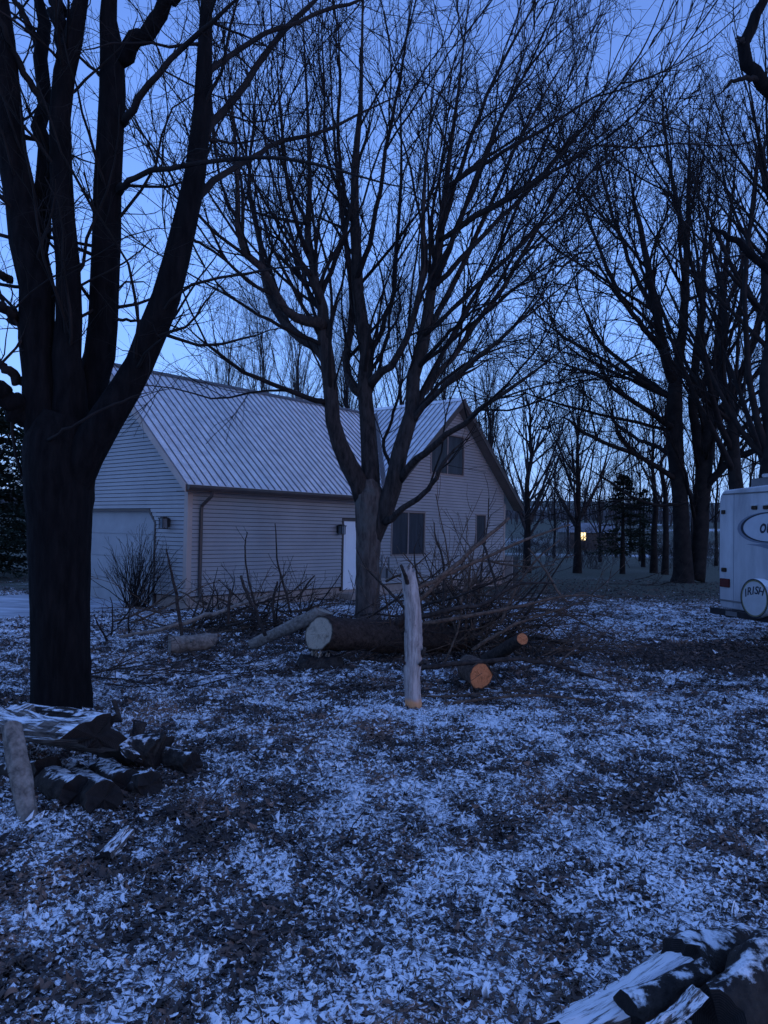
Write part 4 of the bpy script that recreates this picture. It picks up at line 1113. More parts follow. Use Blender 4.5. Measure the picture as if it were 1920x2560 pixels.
n = 420
px_ = rng.uniform(1270, 1900, n); Yd_ = rng.uniform(44, 84, n)
bx_ = np.array([at(a_, 1400, b_)[:2] for a_, b_ in zip(px_, Yd_)])
keep = vnoise(bx_[:, 0], bx_[:, 1], 4.0, 71) > .42
bx_ = bx_[keep]; n = len(bx_)
hh = rng.uniform(.5, 2.4, n)
B_ = np.stack([bx_[:, 0], bx_[:, 1], gz(bx_[:, 0], bx_[:, 1]) - .05], 1)
P_ = np.stack([B_ + np.stack([rng.normal(0, .10, n) * k * hh, rng.normal(0, .10, n) * k * hh, hh * k / 3], 1) for k in range(4)], 1)
R_ = np.stack([hh * .010, hh * .008, hh * .006, hh * .003], 1)
C_ = spawn(P_, R_, dens=4, t0=.05, t1=1, ang=(34, 14), length=1.0, K=4, ratio=.7, up=.05, rmin=.012)
D_ = spawn(*C_, dens=3, t0=.1, t1=1, ang=(36, 14), length=.5, K=3, ratio=.7, up=.05, rmin=.010)
tag(add('undergrowth', *join([tubes(P_, R_, 3), tubes(*C_, 3), tubes(*D_, 3)]), M['twig_haze'], smooth=True), 'thin bare undergrowth between the far tree trunks', 'undergrowth', kind='stuff')
# ---- far wooded ridge, far house
def ridge(name, label, r, a0, a1, h, seed):
    """a far-off wood: thousands of stems read as one mass"""
    n = 560
    a = np.radians(rng.uniform(a0, a1, n)); rr = r * rng.uniform(.92, 1.15, n)
    x = np.sin(a) * rr; y = np.cos(a) * rr; z = gz(x, y)
    hh = h * rng.uniform(.55, 1.1, n) * (.75 + .5 * vnoise(np.degrees(a) * 10, 0 * a, 40, seed))
    B = np.stack([x, y, z - .3], 1)
    P = np.stack([B + np.stack([rng.normal(0, .25, n) * k, rng.normal(0, .25, n) * k, hh * k / 3], 1) for k in range(4)], 1)
    R = np.stack([hh * .02, hh * .016, hh * .010, hh * .003], 1)
    C = spawn(P, R, dens=.9, t0=.2, t1=1, ang=(35, 12), length=h * .36, K=3, ratio=.6, up=.08, rmin=.035)
    D = spawn(*C, dens=.9, t0=.2, t1=1, ang=(35, 12), length=h * .16, K=3, ratio=.6, up=.08, rmin=.028)
    o = add(name, *join([tubes(P, R, 3), tubes(*C, 3), tubes(*D, 3)]), M['twig_haze'], smooth=True)
    tag(o, label, 'woods', kind='stuff')
ridge('far_woods', 'distant bare woods along the horizon', 190, -32, 36, 10.5, 51)

ha = np.radians(np.linspace(-70, 70, 421)); hv = []
for rr_, zz_ in ((205, -2.0), (222, .55), (245, 1.0), (300, .2)):
    hv.append(np.stack([np.sin(ha) * rr_, np.cos(ha) * rr_, gz(np.sin(ha) * rr_, np.cos(ha) * rr_) * 0 + 5.0 + (zz_ * (5.0 + 3.0 * (vnoise(np.degrees(ha) + 90, 0 * ha, 9, 61) - .5) + 1.6 * (vnoise(np.degrees(ha) + 90, 0 * ha, 1.5, 62) - .5)) if zz_ > 0 else -3.0)], 1))
hv = np.concatenate(hv); nh = len(ha)
tag(add('hill', hv, [(r_ * nh + c_, r_ * nh + c_ + 1, (r_ + 1) * nh + c_ + 1, (r_ + 1) * nh + c_) for r_ in range(3) for c_ in range(nh - 1)], simple('wooded_hill', (.030, .025, .024), (.065, .052, .048), rough=.95, scale=.25, detail=10), smooth=True), kind='structure', label='low dark wooded hill on the horizon')
fh = at(1478, 1345, 92); fh[2] = float(gz(fh[0], fh[1]))
fhouse = root('far_house', fh, 'small distant house with one lit yellow window', 'house')
def fb(a, b, c, d, e, f_): return hexa(fh + np.array([a, c, e]), fh + np.array([b, c, e]), fh + np.array([b, d, e]), fh + np.array([a, d, e]), UP * (f_ - e))
wl = add('wall', *fb(-2.6, 3.2, 0, 6, -.3, 2.0), M['brown_trim'], fhouse)
rf = add('roof', *prism([fh + np.array([-3, -.5, 1.95]), fh + np.array([-3, 3, 3.2]), fh + np.array([-3, 6.5, 1.95])], np.array([6.6, 0, 0])), M['far_roof'], fhouse)
wv = at(1458, 1340, 91.9); zc = wv[2] - fh[2]; xc = wv[0] - fh[0]
wi = add('window', *fb(xc - .33, xc + .33, -.06, -.01, zc - .5, zc + .5), M['lit_window'], fhouse)
wi["label"] = "lit yellow window"
add('frame', *merge([fb(xc - .40, xc - .335, -.08, -.01, zc - .55, zc + .55), fb(xc + .335, xc + .40, -.08, -.01, zc - .55, zc + .55), fb(xc - .05, xc + .05, -.09, -.065, zc - .5, zc + .5)]), M['sash'], wi)
add('window', *fb(1.9, 2.7, -.05, -.01, .8, 1.6), M['glass'], fhouse)

# ================================================================== CAMPER
CU = np.array([math.sin(math.radians(166)), math.cos(math.radians(166)), 0])      # along the rear face, towards the viewer's right
CN = np.array([-CU[1] * -1, 0, 0])
CN = np.array([CU[1], -CU[0], 0]); CN /= np.linalg.norm(CN)                        # outward from the rear face
if np.dot(CN, np.array([0, 0, 0]) - at(1850, 1400, 15)) < 0: CN = -CN
C0 = at(1797, 1400, 15.2); C0[2] = float(gz(C0[0], C0[1]))
def CP(u, n, z): return C0 + CU * u + CN * n + UP * z
camper = root('camper_trailer', C0 + CU * 1.2 - CN * 3, 'white travel trailer parked at the right edge showing its rear', 'trailer')
CW = 2.44
prof = []
def arc(cx, cz, r, a0, a1, n=7):
    return [(cx + r * math.cos(math.radians(a)), cz + r * math.sin(math.radians(a))) for a in np.linspace(a0, a1, n)]
CT = 2.90
prof = [(.10, .56), (CW - .10, .56), (CW - .03, .66), (CW, 1.2)] + arc(CW - .2, CT - .2, .2, 0, 80) + [(CW * .5, CT + .04)] + arc(.2, CT - .2, .2, 100, 180) + [(0, 1.2), (.03, .66)]
k = len(prof)
Vb = []
cx, cz = CW / 2, 1.7
for n_, sc in ((-6.2, 1.0), (-.05, 1.0), (-.015, .994), (0, .975)):
    Vb += [CP(cx + (u - cx) * sc, n_, cz + (zz - cz) * sc) for u, zz in prof]
Fb = [tuple(range(k)), tuple(3 * k + i for i in range(k))[::-1]]
for r_ in range(3):
    Fb += [(r_ * k + i, (r_ + 1) * k + i, (r_ + 1) * k + (i + 1) % k, r_ * k + (i + 1) % k) for i in range(k)]
body = add('body', Vb, Fb, M['camper_white'], camper)
bm = bmesh.new(); bm.from_mesh(body.data); bmesh.ops.recalc_face_normals(bm, faces=bm.faces); bm.to_mesh(body.data); bm.free()
def cbox(name, u0, u1, n0, n1, z0, z1, mat, parent):
    v, f = hexa(CP(u0, n0, z0), CP(u1, n0, z0), CP(u1, n1, z0), CP(u0, n1, z0), UP * (z1 - z0))
    o = add(name, v, f, mat, parent)
    bm = bmesh.new(); bm.from_mesh(o.data); bmesh.ops.recalc_face_normals(bm, faces=bm.faces)
    bmesh.ops.bevel(bm, geom=list(bm.edges), offset=min(.012, abs(z1 - z0) * .2, abs(n1 - n0) * .3), segments=2, affect='EDGES'); bm.to_mesh(o.data); bm.free()
    return o
cbox('bumper', -.06, CW + .06, .03, .16, .44, .56, M['camper_black'], camper)
cbox('chassis_rail', .25, .37, -5.8, .05, .40, .55, M['camper_black'], camper)
cbox('chassis_rail', CW - .37, CW - .25, -5.8, .05, .40, .55, M['camper_black'], camper)
cbox('tail_light', .06, .34, .0, .03, .98, 1.15, M['tail_red'], camper)["label"] = "dark red tail light"
cbox('marker_light', .10, .24, .0, .03, 1.28, 1.36, M['amber'], camper)
cbox('marker_light', .08, .19, .0, .025, 2.42, 2.50, M['amber'], camper)
for uu in (1.00, 1.30, 1.60):
    l_ = cbox('marker_light', uu - .07, uu + .07, .0, .035, 2.49, 2.56, M['amber'], camper)
    cbox('lamp_hood', uu - .075, uu + .075, .0, .05, 2.561, 2.585, M['cover_white'], l_)
cbox('tail_light', CW - .34, CW - .06, .0, .03, .98, 1.15, M['tail_red'], camper)
ac = cbox('roof_air_conditioner', .62, 1.50, -.95, -.22, CT - .02, CT + .20, M['grey_box'], camper)
cbox('vent_cover', .95, 1.56, -.92, -.18, CT + .201, CT + .27, M['cover_white'], ac)
for uu in (.43, 2.02):
    cbox('panel_seam', uu - .006, uu + .006, -.004, .0035, .62, 2.84, M['decal_grey'], camper)
cbox('drip_rail', .12, CW - .12, -.02, .018, CT - .10, CT - .075, M['grey_box'], camper)
cbox('belt_trim', .05, CW - .05, -.004, .012, .70, .735, M['grey_box'], camper)
cbox('corner_trim', .004, .026, -.09, -.012, .70, CT - .22, M['decal_grey'], camper)
cbox('license_plate', .42, .74, .161, .168, .455, .545, M['grey_box'], camper)
for uu in (.05, CW - .27):
    wv, wf = [], []
    for nn in (-3.2, -4.1):
        ctr = CP(uu + .11, nn, .36)
        th = np.linspace(0, 2 * np.pi, 25)[:-1]
        ringpts = [(.36, -.09), (.38, -.05), (.38, .05), (.36, .09), (.20, .10), (.18, .05)]
        Vw = [ctr + CN * (math.cos(a) * r) + UP * (math.sin(a) * r) + CU * o_ for r, o_ in ringpts for a in th]
        m_ = len(th)
        Fw = [(i * m_ + j, i * m_ + (j + 1) % m_, (i + 1) * m_ + (j + 1) % m_, (i + 1) * m_ + j) for i in range(5) for j in range(m_)] + [tuple(5 * m_ + j for j in range(m_)), tuple(range(m_))[::-1]]
        add('wheel', Vw, Fw, M['rubber'], camper, smooth=True)

def text_mesh(txt, size, shear=0.0, ext=.002):
    cu = bpy.data.curves.new('lettering', 'FONT'); cu.body = txt; cu.size = size; cu.shear = shear; cu.extrude = ext; cu.offset = size * .018
    ob = bpy.data.objects.new('lettering', cu); COL.objects.link(ob)
    dg = bpy.context.evaluated_depsgraph_get()
    me = bpy.data.meshes.new_from_object(ob.evaluated_get(dg))
    V = np.array([v.co[:] for v in me.vertices]); F = [tuple(p.vertices) for p in me.polygons]
    bpy.data.objects.remove(ob); bpy.data.curves.remove(cu); bpy.data.meshes.remove(me)
    return V, F
# logo: an oval swoosh with the name inside
def ellipse_ring(uc, zc, a, b, w0, w1, n0, t0=0, t1=360, n=60, slant=.12):
    th = np.radians(np.linspace(t0, t1, n)); V = []
    for i, q in enumerate(th):
        x, z_ = a * math.cos(q), b * math.sin(q)
        wdt = w0 + (w1 - w0) * (.5 - .5 * math.cos(q))
        for s_ in (1 + wdt, 1.0):
            V.append(CP(uc + x * s_ + slant * z_ * s_, n0, zc + z_ * s_))
    F = [(2 * i, 2 * i + 1, 2 * i + 3, 2 * i + 2) for i in range(n - 1)]
    return V, F
def two_sided_shift(V, F, d):
    k = len(V); V2 = [np.asarray(p) + d for p in V]
    return list(V) + V2, list(F) + [tuple(i + k for i in f)[::-1] for f in F]
UC, ZC = 1.42, 2.16
ov = [CP(UC + .72 * math.cos(q) + .12 * .26 * math.sin(q), .003, ZC + .26 * math.sin(q)) for q in np.linspace(0, 2 * np.pi, 61)[:-1]]
logo = add('logo', *prism(ov, CN * .002), M['decal_inner'], camper)
logo["label"] = "oval camper logo with dark outline"
add('logo_shadow', *two_sided_shift(*ellipse_ring(UC - .025, ZC - .01, .74, .27, .02, .16, .0045, 60, 300), CN * .001), M['decal_grey'], logo)
add('logo_outline', *two_sided_shift(*ellipse_ring(UC, ZC, .72, .26, .05, .10, .0065), CN * .001), M['decal_dark'], logo)
sw = [(.75, 1.84), (1.15, 1.80), (1.6, 1.72), (2.1, 1.52), (1.7, 1.76), (1.3, 1.85)]
add('logo_swoosh', *prism([CP(u, .003, z_) for u, z_ in sw], CN * .002), M['decal_grey'], logo)
Vt, Ft = text_mesh('ougar', .36, .25)
add('lettering', [CP(1.12 + x * .85, .008 + zz, ZC - .10 + y) for x, y, zz in Vt], Ft, M['decal_dark'], logo)

# spare wheel in a printed cover
SU, SN, SZ, SR = 1.30, .16, .86, .36
spare = root('spare_wheel', CP(SU, SN, SZ - SR), 'spare wheel in a white printed cover on the camper rear', 'wheel')
th = np.linspace(0, 2 * np.pi, 49)[:-1]
rp = [(SR * .96, -.12), (SR, -.08), (SR, .06), (SR * .985, .085), (SR * .955, .094)]
Vw = [CP(SU + math.cos(a) * r, SN + o_, SZ + math.sin(a) * r) for r, o_ in rp for a in th]; m_ = len(th)
Fw = [(i * m_ + j, (i + 1) * m_ + j, (i + 1) * m_ + (j + 1) % m_, i * m_ + (j + 1) % m_) for i in range(4) for j in range(m_)] + [tuple(4 * m_ + j for j in range(m_))[::-1], tuple(range(m_))]
cov = add('wheel_cover', Vw, Fw, M['cover_white'], spare, smooth=False)
bm = bmesh.new(); bm.from_mesh(cov.data); bmesh.ops.recalc_face_normals(bm, faces=bm.faces); bm.to_mesh(cov.data); bm.free()
def disc_ring(r0, r1, n0):
    V = [CP(SU + math.cos(a) * r, n0, SZ + math.sin(a) * r) for r in (r0, r1) for a in th]
    return two_sided_shift(V, [(j, (j + 1) % m_, m_ + (j + 1) % m_, m_ + j) for j in range(m_)], CN * .001)
add('piping', *disc_ring(SR * .93, SR * .99, SN + .098), M['decal_dark'], cov)
add('gold_band', *disc_ring(SR * .86, SR * .928, SN + .097), M['cover_gold'], cov)
parts = []
word = 'IRISH'
for i_, ch in enumerate(word):
    Vt, Ft = text_mesh(ch, .20, .2)
    Vt[:, 0] -= (Vt[:, 0].max() + Vt[:, 0].min()) / 2
    ang = math.radians(34 - 17 * i_)
    uo = (-.20, -.115, -.02, .06, .17)[i_]; zo = (.02, .055, .075, .085, .075)[i_]
    rot = math.radians((14, 9, 4, -2, -8)[i_])
    pts = []
    for x, y, zz in Vt:
        xr = x * math.cos(rot) - y * math.sin(rot); yr = x * math.sin(rot) + y * math.cos(rot)
        pts.append(CP(SU + uo + xr, SN + .0975 + zz, SZ + zo + yr))
    parts.append((pts, Ft))
add('lettering', *merge(parts), M['decal_dark'], cov)
add('mount_bracket', *hexa(CP(SU - .06, .16, .50), CP(SU + .06, .16, .50), CP(SU + .06, .05, .50), CP(SU - .06, .05, .50), UP * .3), M['camper_black'], spare)

# ================================================================== LOGS
def frame_of(d):
    d = np.asarray(d, float); d = d / np.linalg.norm(d)
    r = np.array([0, 0, 1.0]) if abs(d[2]) < .9 else np.array([1.0, 0, 0])
    a = np.cross(d, r); a /= np.linalg.norm(a); b = np.cross(a, d)
    return d, a, b
def round_log(name, label, p0, p1, r0, r1, barkm, cut0=None, cut1=None, cat='log', bend=.0, lump=.05, tilt0=None, tilt1=None, stubs=0, group=None, K=18, parent=None):
    p0 = np.asarray(p0, float); p1 = np.asarray(p1, float)
    d, a, b = frame_of(p1 - p0)
    if parent is None:
        t = root(name, np.minimum(p0, p1) * .5 + np.maximum(p0, p1) * .5 - UP * max(r0, r1), label, cat, group)
    else: t = parent
    u = np.linspace(0, 1, K)
    L = np.linalg.norm(p1 - p0)
    C = p0 + (p1 - p0) * u[:, None] + (np.sin(u * np.pi) * bend * L)[:, None] * b + (rng.normal(size=(K, 3)) * r0 * .03)
    R = r0 + (r1 - r0) * u
    S = 28
    th = np.arange(S) * 2 * np.pi / S
    ph = rng.random(4) * 6.3
    lo = np.sin(2 * th + ph[0]) * .5 + np.sin(3 * th + ph[1]) * .4 + np.sin(7 * th + ph[2]) * .2
    rr = R[:, None] * (1 + lump * (lo[None] + .35 * rng.normal(size=(K, S)) + .5 * np.sin(u[:, None] * 9 + th[None] * 2 + ph[3])))
    V = C[:, None] + rr[..., None] * (np.cos(th)[None, :, None] * a + np.sin(th)[None, :, None] * b)
    for e, tl in ((0, tilt0), (-1, tilt1)):
        if tl is not None:
            V[e] += d * ((rr[e] * (np.cos(th) * tl[0] + np.sin(th) * tl[1]))[:, None])
    Vf = V.reshape(-1, 3)
    F = [(k * S + j, k * S + (j + 1) % S, (k + 1) * S + (j + 1) % S, (k + 1) * S + j) for k in range(K - 1) for j in range(S)]
    add('bark', Vf, F, barkm, t, smooth=True)
    for e, cm, sg in ((0, cut0, -1), (K - 1, cut1, 1)):
        if cm is None: cm = M['cut_dark']
        rim = V[e]
        ctr = rim.mean(0)
        rings = [ctr + (rim - ctr) * q + d * sg * .004 * (1 - q) + d * rng.normal(0, .0025, S)[:, None] * (q < .99) for q in (1.0, .7, .35)]
        Vc = list(np.concatenate(rings)) + [ctr + d * sg * .004]
        Fc = [(i * S + j, i * S + (j + 1) % S, (i + 1) * S + (j + 1) % S, (i + 1) * S + j) for i in range(2) for j in range(S)] + [(2 * S + j, 2 * S + (j + 1) % S, 3 * S) for j in range(S)]
        if sg > 0: Fc = [f_[::-1] for f_ in Fc]
        cf = add('cut_face', Vc, Fc, cm, t, smooth=False)
        uvv = np.concatenate([np.stack([np.cos(th), np.sin(th)], 1) * q for q in (1.0, .7, .35)] + [np.zeros((1, 2))])
        ul = cf.data.uv_layers.new(name='uv')
        ul.data.foreach_set('uv', uvv[np.array([l.vertex_index for l in cf.data.loops])].astype(np.float32).ravel())
    for q in range(stubs):
        uu = rng.uniform(.2, .9); az = rng.uniform(0, 6.28)
        bp = p0 + (p1 - p0) * uu; dr = np.cos(az) * a + np.sin(az) * b + d * .5
        rs = r0 * rng.uniform(.15, .3)
        pp = np.array([bp + dr * r0 * .6, bp + dr * r0 * 1.15, bp + dr * r0 * 1.6])
        add('branch_stub', *tubes([pp], [[rs * 1.3, rs, rs * .8]], 8, .05, cap=True), barkm, t, smooth=True)
    return t

# fallen trunk with its sawn end at the left, on the torn hinge of its stump
fa = at(772, 1583, 10.75); fb_ = at(1010, 1598, 11.3); fc_ = at(1215, 1622, 11.7)
ft = round_log('fallen_trunk', 'thick felled trunk lying across the yard with pale sawn end at left', at(797, 1583, 10.85), at(1170, 1604, 12.5), .235, .22, M['log_dark'], cut0=M['cut_pale'], lump=.085, tilt0=(.42, .15), stubs=3, K=26)
# torn hinge / stump below it
stp = at(800, 1655, 10.9); stp[2] = float(gz(stp[0], stp[1]))
stump = root('tree_stump', stp, 'low dark stump with pale torn splinters under the felled trunk', 'stump')
S = 22; th = np.arange(S) * 2 * np.pi / S
lvl = []
for zz, rr in ((-.08, .36), (.03, .33), (.10, .30), (.13, .285)):
    lvl.append(np.stack([stp[0] + np.cos(th) * rr * (1 + .10 * np.sin(5 * th) + .04 * rng.normal(size=S)), stp[1] + np.sin(th) * rr * (1 + .1 * np.sin(5 * th)), stp[2] + zz + .02 * rng.normal(size=S) * (zz > .1)], 1))
add('bark', np.concatenate(lvl), [(k * S + j, k * S + (j + 1) % S, (k + 1) * S + (j + 1) % S, (k + 1) * S + j) for k in range(3) for j in range(S)], M['snowy_bark'], stump, smooth=True)
add('cut_face', list(lvl[3]) + [lvl[3].mean(0)], [(j, (j + 1) % S, S) for j in range(S)], M['cut_dark'], stump)
torn = bark('torn_wood', (.13, .10, .08), (.42, .36, .29), zs=.08, scale=30, strength=.8)
for q in range(15):
    px = rng.uniform(768, 834); top = 1608 + abs(px - 792) * .55 + rng.uniform(0, 22)
    Yq = rng.uniform(10.70, 10.98); a0 = at(px, 1660, Yq); a1 = at(px + rng.uniform(-5, 9), top, Yq + .05)
    w0 = rng.uniform(.018, .05); dp_ = rng.uniform(.02, .05); az = rng.uniform(-.6, .6)
    e1 = np.array([math.cos(az), math.sin(az), 0]); e2 = np.array([-math.sin(az), math.cos(az), 0])
    mid_ = (a0 + a1) / 2 + rng.normal(size=3) * .008
    rings = []
    for c_, k_ in ((a0, 1.0), (mid_, .85), (a1 * .85 + mid_ * .15, .5), (a1, .12)):
        rings += [c_ + e1 * w0 * k_ * rng.uniform(.7, 1.1) + e2 * 0, c_ + e2 * dp_ * k_, c_ - e1 * w0 * k_ * rng.uniform(.7, 1.1), c_ - e2 * dp_ * k_]
    add('splinter', rings, [(i * 4 + j, i * 4 + (j + 1) % 4, (i + 1) * 4 + (j + 1) % 4, (i + 1) * 4 + j) for i in range(3) for j in range(4)] + [(12, 13, 14, 15)], torn, stump)
# leaning log with the bright cut
round_log('leaning_log', 'grey log leaning up to a bright pale oval cut behind the felled trunk', at(628, 1612, 12.4), at(812, 1527, 12.0), .085, .105, M['log_pale'], cut1=M['cut_pale'], lump=.06, tilt1=(.0, -1.1), stubs=1)
round_log('short_log', 'short pale grey log lying on the ground left of the pile', at(424, 1612, 11.4), at(530, 1603, 11.7), .125, .115, M['log_pale'], cut0=M['log_pale'], cut1=M['log_pale'], lump=.08, tilt1=(.3, .5), stubs=1)
round_log('cut_log', 'short log with orange sawn end low in the brush pile', at(1202, 1690, 9.25), at(1172, 1668, 9.95), .155, .16, M['log_bark'], cut0=M['cut_orange'], lump=.06, tilt0=(.3, .1))
round_log('cut_limb', 'raised limb with round orange sawn end at the right of the pile', at(1306, 1597, 9.9), at(1215, 1652, 10.9), .082, .10, M['dead_dark'], cut0=M['cut_orange'], lump=.05)
# upright weathered post-like log
sl_b = gnd(1032, 1768); 
stand = root('standing_log', (sl_b[0], sl_b[1], float(gz(sl_b[0], sl_b[1]))), 'pale weathered barkless log standing upright in front of the pile', 'log')
def P3(pts, Y0): return P2(pts, Y0)
P, R = smooth_limb(*P2([(1034, 1775, 42), (1032, 1740, 40), (1030, 1690, 42), (1034, 1640, 44), (1033, 1600, 46), (1034, 1560, 42), (1031, 1510, 40), (1026, 1470, 40), (1022, 1440, 36), (1021, 1424, 30)], 8.4), 40)
def standmat():
    m, nt, b = new_mat('weathered_wood')
    v = coords(nt, (1, 1, .12))
    n = noise(nt, v, 26, 7, .7)
    c = mix(nt, ramp(nt, n, [(.32, 0), (.62, 1)]), (.13, .10, .09), (.50, .42, .39))
    n2 = noise(nt, coords(nt), 7, 5, .6)
    c = mix(nt, ramp(nt, n2, [(.60, 0), (.74, .8)]), c, (.07, .045, .035))
    tc = nd(nt, 'ShaderNodeTexCoord'); sp = nd(nt, 'ShaderNodeSeparateXYZ'); nt.links.new(tc.outputs['Object'], sp.inputs[0])
    zz = math_(nt, 'ADD', sp.outputs['Z'], math_(nt, 'MULTIPLY', n2, .10))
    c = mix(nt, ramp(nt, zz, [(.12, .85), (.165, 0)]), c, (.72, .30, .11))
    nt.links.new(c, b.inputs['Base Color']); b.inputs['Roughness'].default_value = .85
    bump(nt, b, n, .7, .015)
    return m
Vs, Fs = tubes(P[None], R[None], 28, .045, cap=True)
Vs = Vs.reshape(40, 28, 3)
Vs[-1, :, 2] += rng.uniform(-.06, .05, 28) + .03 * np.sin(np.arange(28) * 28 * .01)
Vs[-2, :, 2] += rng.uniform(-.02, .01, 28)
stem = add('stem', Vs.reshape(-1, 3), Fs, standmat(), stand, smooth=True)
for px, py, px2, py2, w, dy in ((1022, 1470, 1002, 1412, 12, -.12), (1052, 1640, 1062, 1620, 14, -.02), (1012, 1660, 1002, 1650, 8, -.05), (1046, 1665, 1056, 1652, 9, -.08)):
    add('knot_stub', *tubes([np.array([at(px, py, 8.4), at((px + px2) / 2 + 2, (py + py2) / 2, 8.36 + dy), at(px2, py2, 8.34 + dy)])], [np.array([w, w * .85, w * .6]) / 2 / FPX * 8.4], 9, .08, cap=True), M['dead_dark'], stand, smooth=True)

# ------------------------------------------------------------------ split firewood
def wedge(name, label, c, axis, L, r, a0, a1, roll=0, snowm=None, K=14, group=None, cat='firewood', pitch=0):
    """split billet: a sector of a round log; rough long faces"""
    c = np.asarray(c, float); d, a, b = frame_of(axis)
    t = root(name, c - UP * r * .6, label, cat, group)
    K = 22
    full = a1 - a0 > 300
    na = 26 if full else 16
    th = np.radians(np.linspace(a0, a1, na, endpoint=not full)) + roll
    ecc = rng.uniform(.8, 1.0); ep = rng.uniform(0, 3.1)
    sec = [(r * math.cos(q) * (ecc + (1 - ecc) * math.cos(q - ep) ** 2), r * math.sin(q) * (ecc + (1 - ecc) * math.cos(q - ep) ** 2)) for q in th]
    if not full:
        e0, e1 = np.array(sec[-1]), np.array(sec[0])
        nf_ = 10
        apex = np.array([rng.uniform(-.15, .15) * r, rng.uniform(-.1, .15) * r])
        flat = [tuple(e0 + (apex - e0) * q) for q in np.linspace(0, 1, nf_)[1:]] + [tuple(apex + (e1 - apex) * q) for q in np.linspace(0, 1, nf_)[1:-1]]
        sec = sec + flat
    sec = np.array(sec); S = len(sec); mid = sec.mean(0)
    u = np.linspace(-.5, .5, K)
    sd = int(rng.integers(1000))
    jj = np.arange(S)
    V = np.zeros((K, S, 3))
    bow = rng.normal(0, .012, 2) * L
    for k_ in range(K):
        gr = (.26 if full else (.30 if snowm is M['split_snowy'] else .50)) * (vnoise(jj * 1.0, np.full(S, k_ * .30), 1.6, sd) - .5) + .22 * (vnoise(jj * 1.0, np.full(S, k_ * .9), 5.0, sd + 1) - .5) + rng.normal(0, .012, S)
        gr = gr * (1 + .4 * vnoise(jj, np.full(S, k_ * 1.0), 1.0, sd + 2))
        q = mid + (sec - mid) * (1 + gr)[:, None]
        bw_ = math.cos(u[k_] * math.pi)
        q = q + bow * bw_
        e = (vnoise(jj * 1.0, np.zeros(S), 2.0, sd + 3 + k_) - .5) * r * .55 if k_ in (0, K - 1) else np.zeros(S)
        V[k_] = c + (u[k_] * L + e)[:, None] * d + q[:, :1] * a + q[:, 1:] * b
    F = [(k_ * S + j, k_ * S + (j + 1) % S, (k_ + 1) * S + (j + 1) % S, (k_ + 1) * S + j) for k_ in range(K - 1) for j in range(S)]
    o = add('billet', V.reshape(-1, 3), F, snowm or M['split_wood'], t, smooth=full or snowm is M['split_snowy'])
    uvl = o.data.uv_layers.new(name='uv')
    uvs = []
    for p in o.data.polygons:
        k_, j = divmod(p.index, S)
        for (kk, jj) in ((k_, j), (k_, j + 1), (k_ + 1, j + 1), (k_ + 1, j)):
            uvs += [jj * .21 + c[0] * 3, kk * .04 + c[1]]
    uvl.data.foreach_set('uv', np.array(uvs, np.float32))
    bm = bmesh.new(); bm.from_mesh(o.data); bmesh.ops.recalc_face_normals(bm, faces=bm.faces); bm.to_mesh(o.data); bm.free()
    for e, sg in ((0, -1), (K - 1, 1)):
        rim = V[e]; ctr = rim.mean(0)
        Fc = [(j, (j + 1) % S, S) for j in range(S)]
        if sg > 0: Fc = [f_[::-1] for f_ in Fc]
        cf = add('cut_face', list(rim) + [ctr + d * sg * rng.uniform(-.01, .01)], Fc, M['cut_dark'], t)
        uvv = np.concatenate([sec / r, np.zeros((1, 2))])
        ul = cf.data.uv_layers.new(name='uv')
        ul.data.foreach_set('uv', uvv[np.array([l.vertex_index for l in cf.data.loops])].astype(np.float32).ravel())
    return t
# left pile: (two ends in pixels with depth)
def billet(name, label, pa, pb, r, a0, a1, roll, **kw):
    A = at(*pa); B = at(*pb)
    return wedge(name, label, (A + B) / 2, B - A, np.linalg.norm(B - A), r, a0, a1, roll, **kw)
G1 = None
billet('split_log', 'big split log streaked with snow on top of the left woodpile', (5, 1850, 6.35), (228, 1878, 5.6), .25, 25, 185, .12)
billet('split_log', 'dark split slab behind the streaked log at the maple foot', (60, 1790, 6.7), (275, 1815, 6.35), .12, 10, 170, .1, snowm=M['snowy_bark'])
billet('split_log', 'snowy split log at the left frame edge', (-80, 1850, 5.9), (50, 1800, 6.5), .16, 0, 180, -.1)
billet('split_log', 'pale upright billet leaning at the left frame edge', (28, 1815, 5.35), (75, 2065, 5.05), .07, 0, 360, 0, snowm=M['log_pale'])
billet('split_log', 'snow capped round log low in the left woodpile', (95, 1945, 6.0), (195, 1985, 5.35), .135, 0, 360, 0, snowm=M['snowy_bark'])
billet('split_log', 'round end log at the front of the woodpile', (180, 1945, 6.1), (262, 1998, 5.25), .125, 0, 360, .4, snowm=M['snowy_bark'])
billet('split_log', 'small snow topped log in front of the woodpile', (262, 1925, 6.1), (312, 1965, 5.55), .11, 0, 360, 0, snowm=M['snowy_bark'])
billet('split_log', 'curved snow edged log at the right foot of the woodpile', (300, 1972, 5.9), (375, 1965, 5.5), .095, 0, 360, .2, snowm=M['snowy_bark'])
billet('split_log', 'dark log lying right of the streaked log', (262, 1872, 6.4), (405, 1878, 6.15), .13, 0, 360, .2, snowm=M['snowy_bark'])
billet('split_log', 'split wedge jammed between the streaked log and its right neighbour', (280, 1830, 6.5), (330, 1905, 6.0), .08, 0, 190, .7, snowm=M['snowy_bark'])
billet('split_log', 'black log end at the far right of the woodpile', (385, 1885, 6.35), (485, 1912, 6.0), .095, 0, 360, .5, snowm=M['snowy_bark'])
billet('split_log', 'jagged dark piece poking up from the woodpile', (330, 1890, 6.2), (350, 1805, 6.3), .055, 0, 200, .5, snowm=M['snowy_bark'])
billet('split_log', 'short forked piece on the right of the woodpile', (385, 1890, 6.1), (412, 1835, 6.15), .035, 0, 220, .2, snowm=M['snowy_bark'])
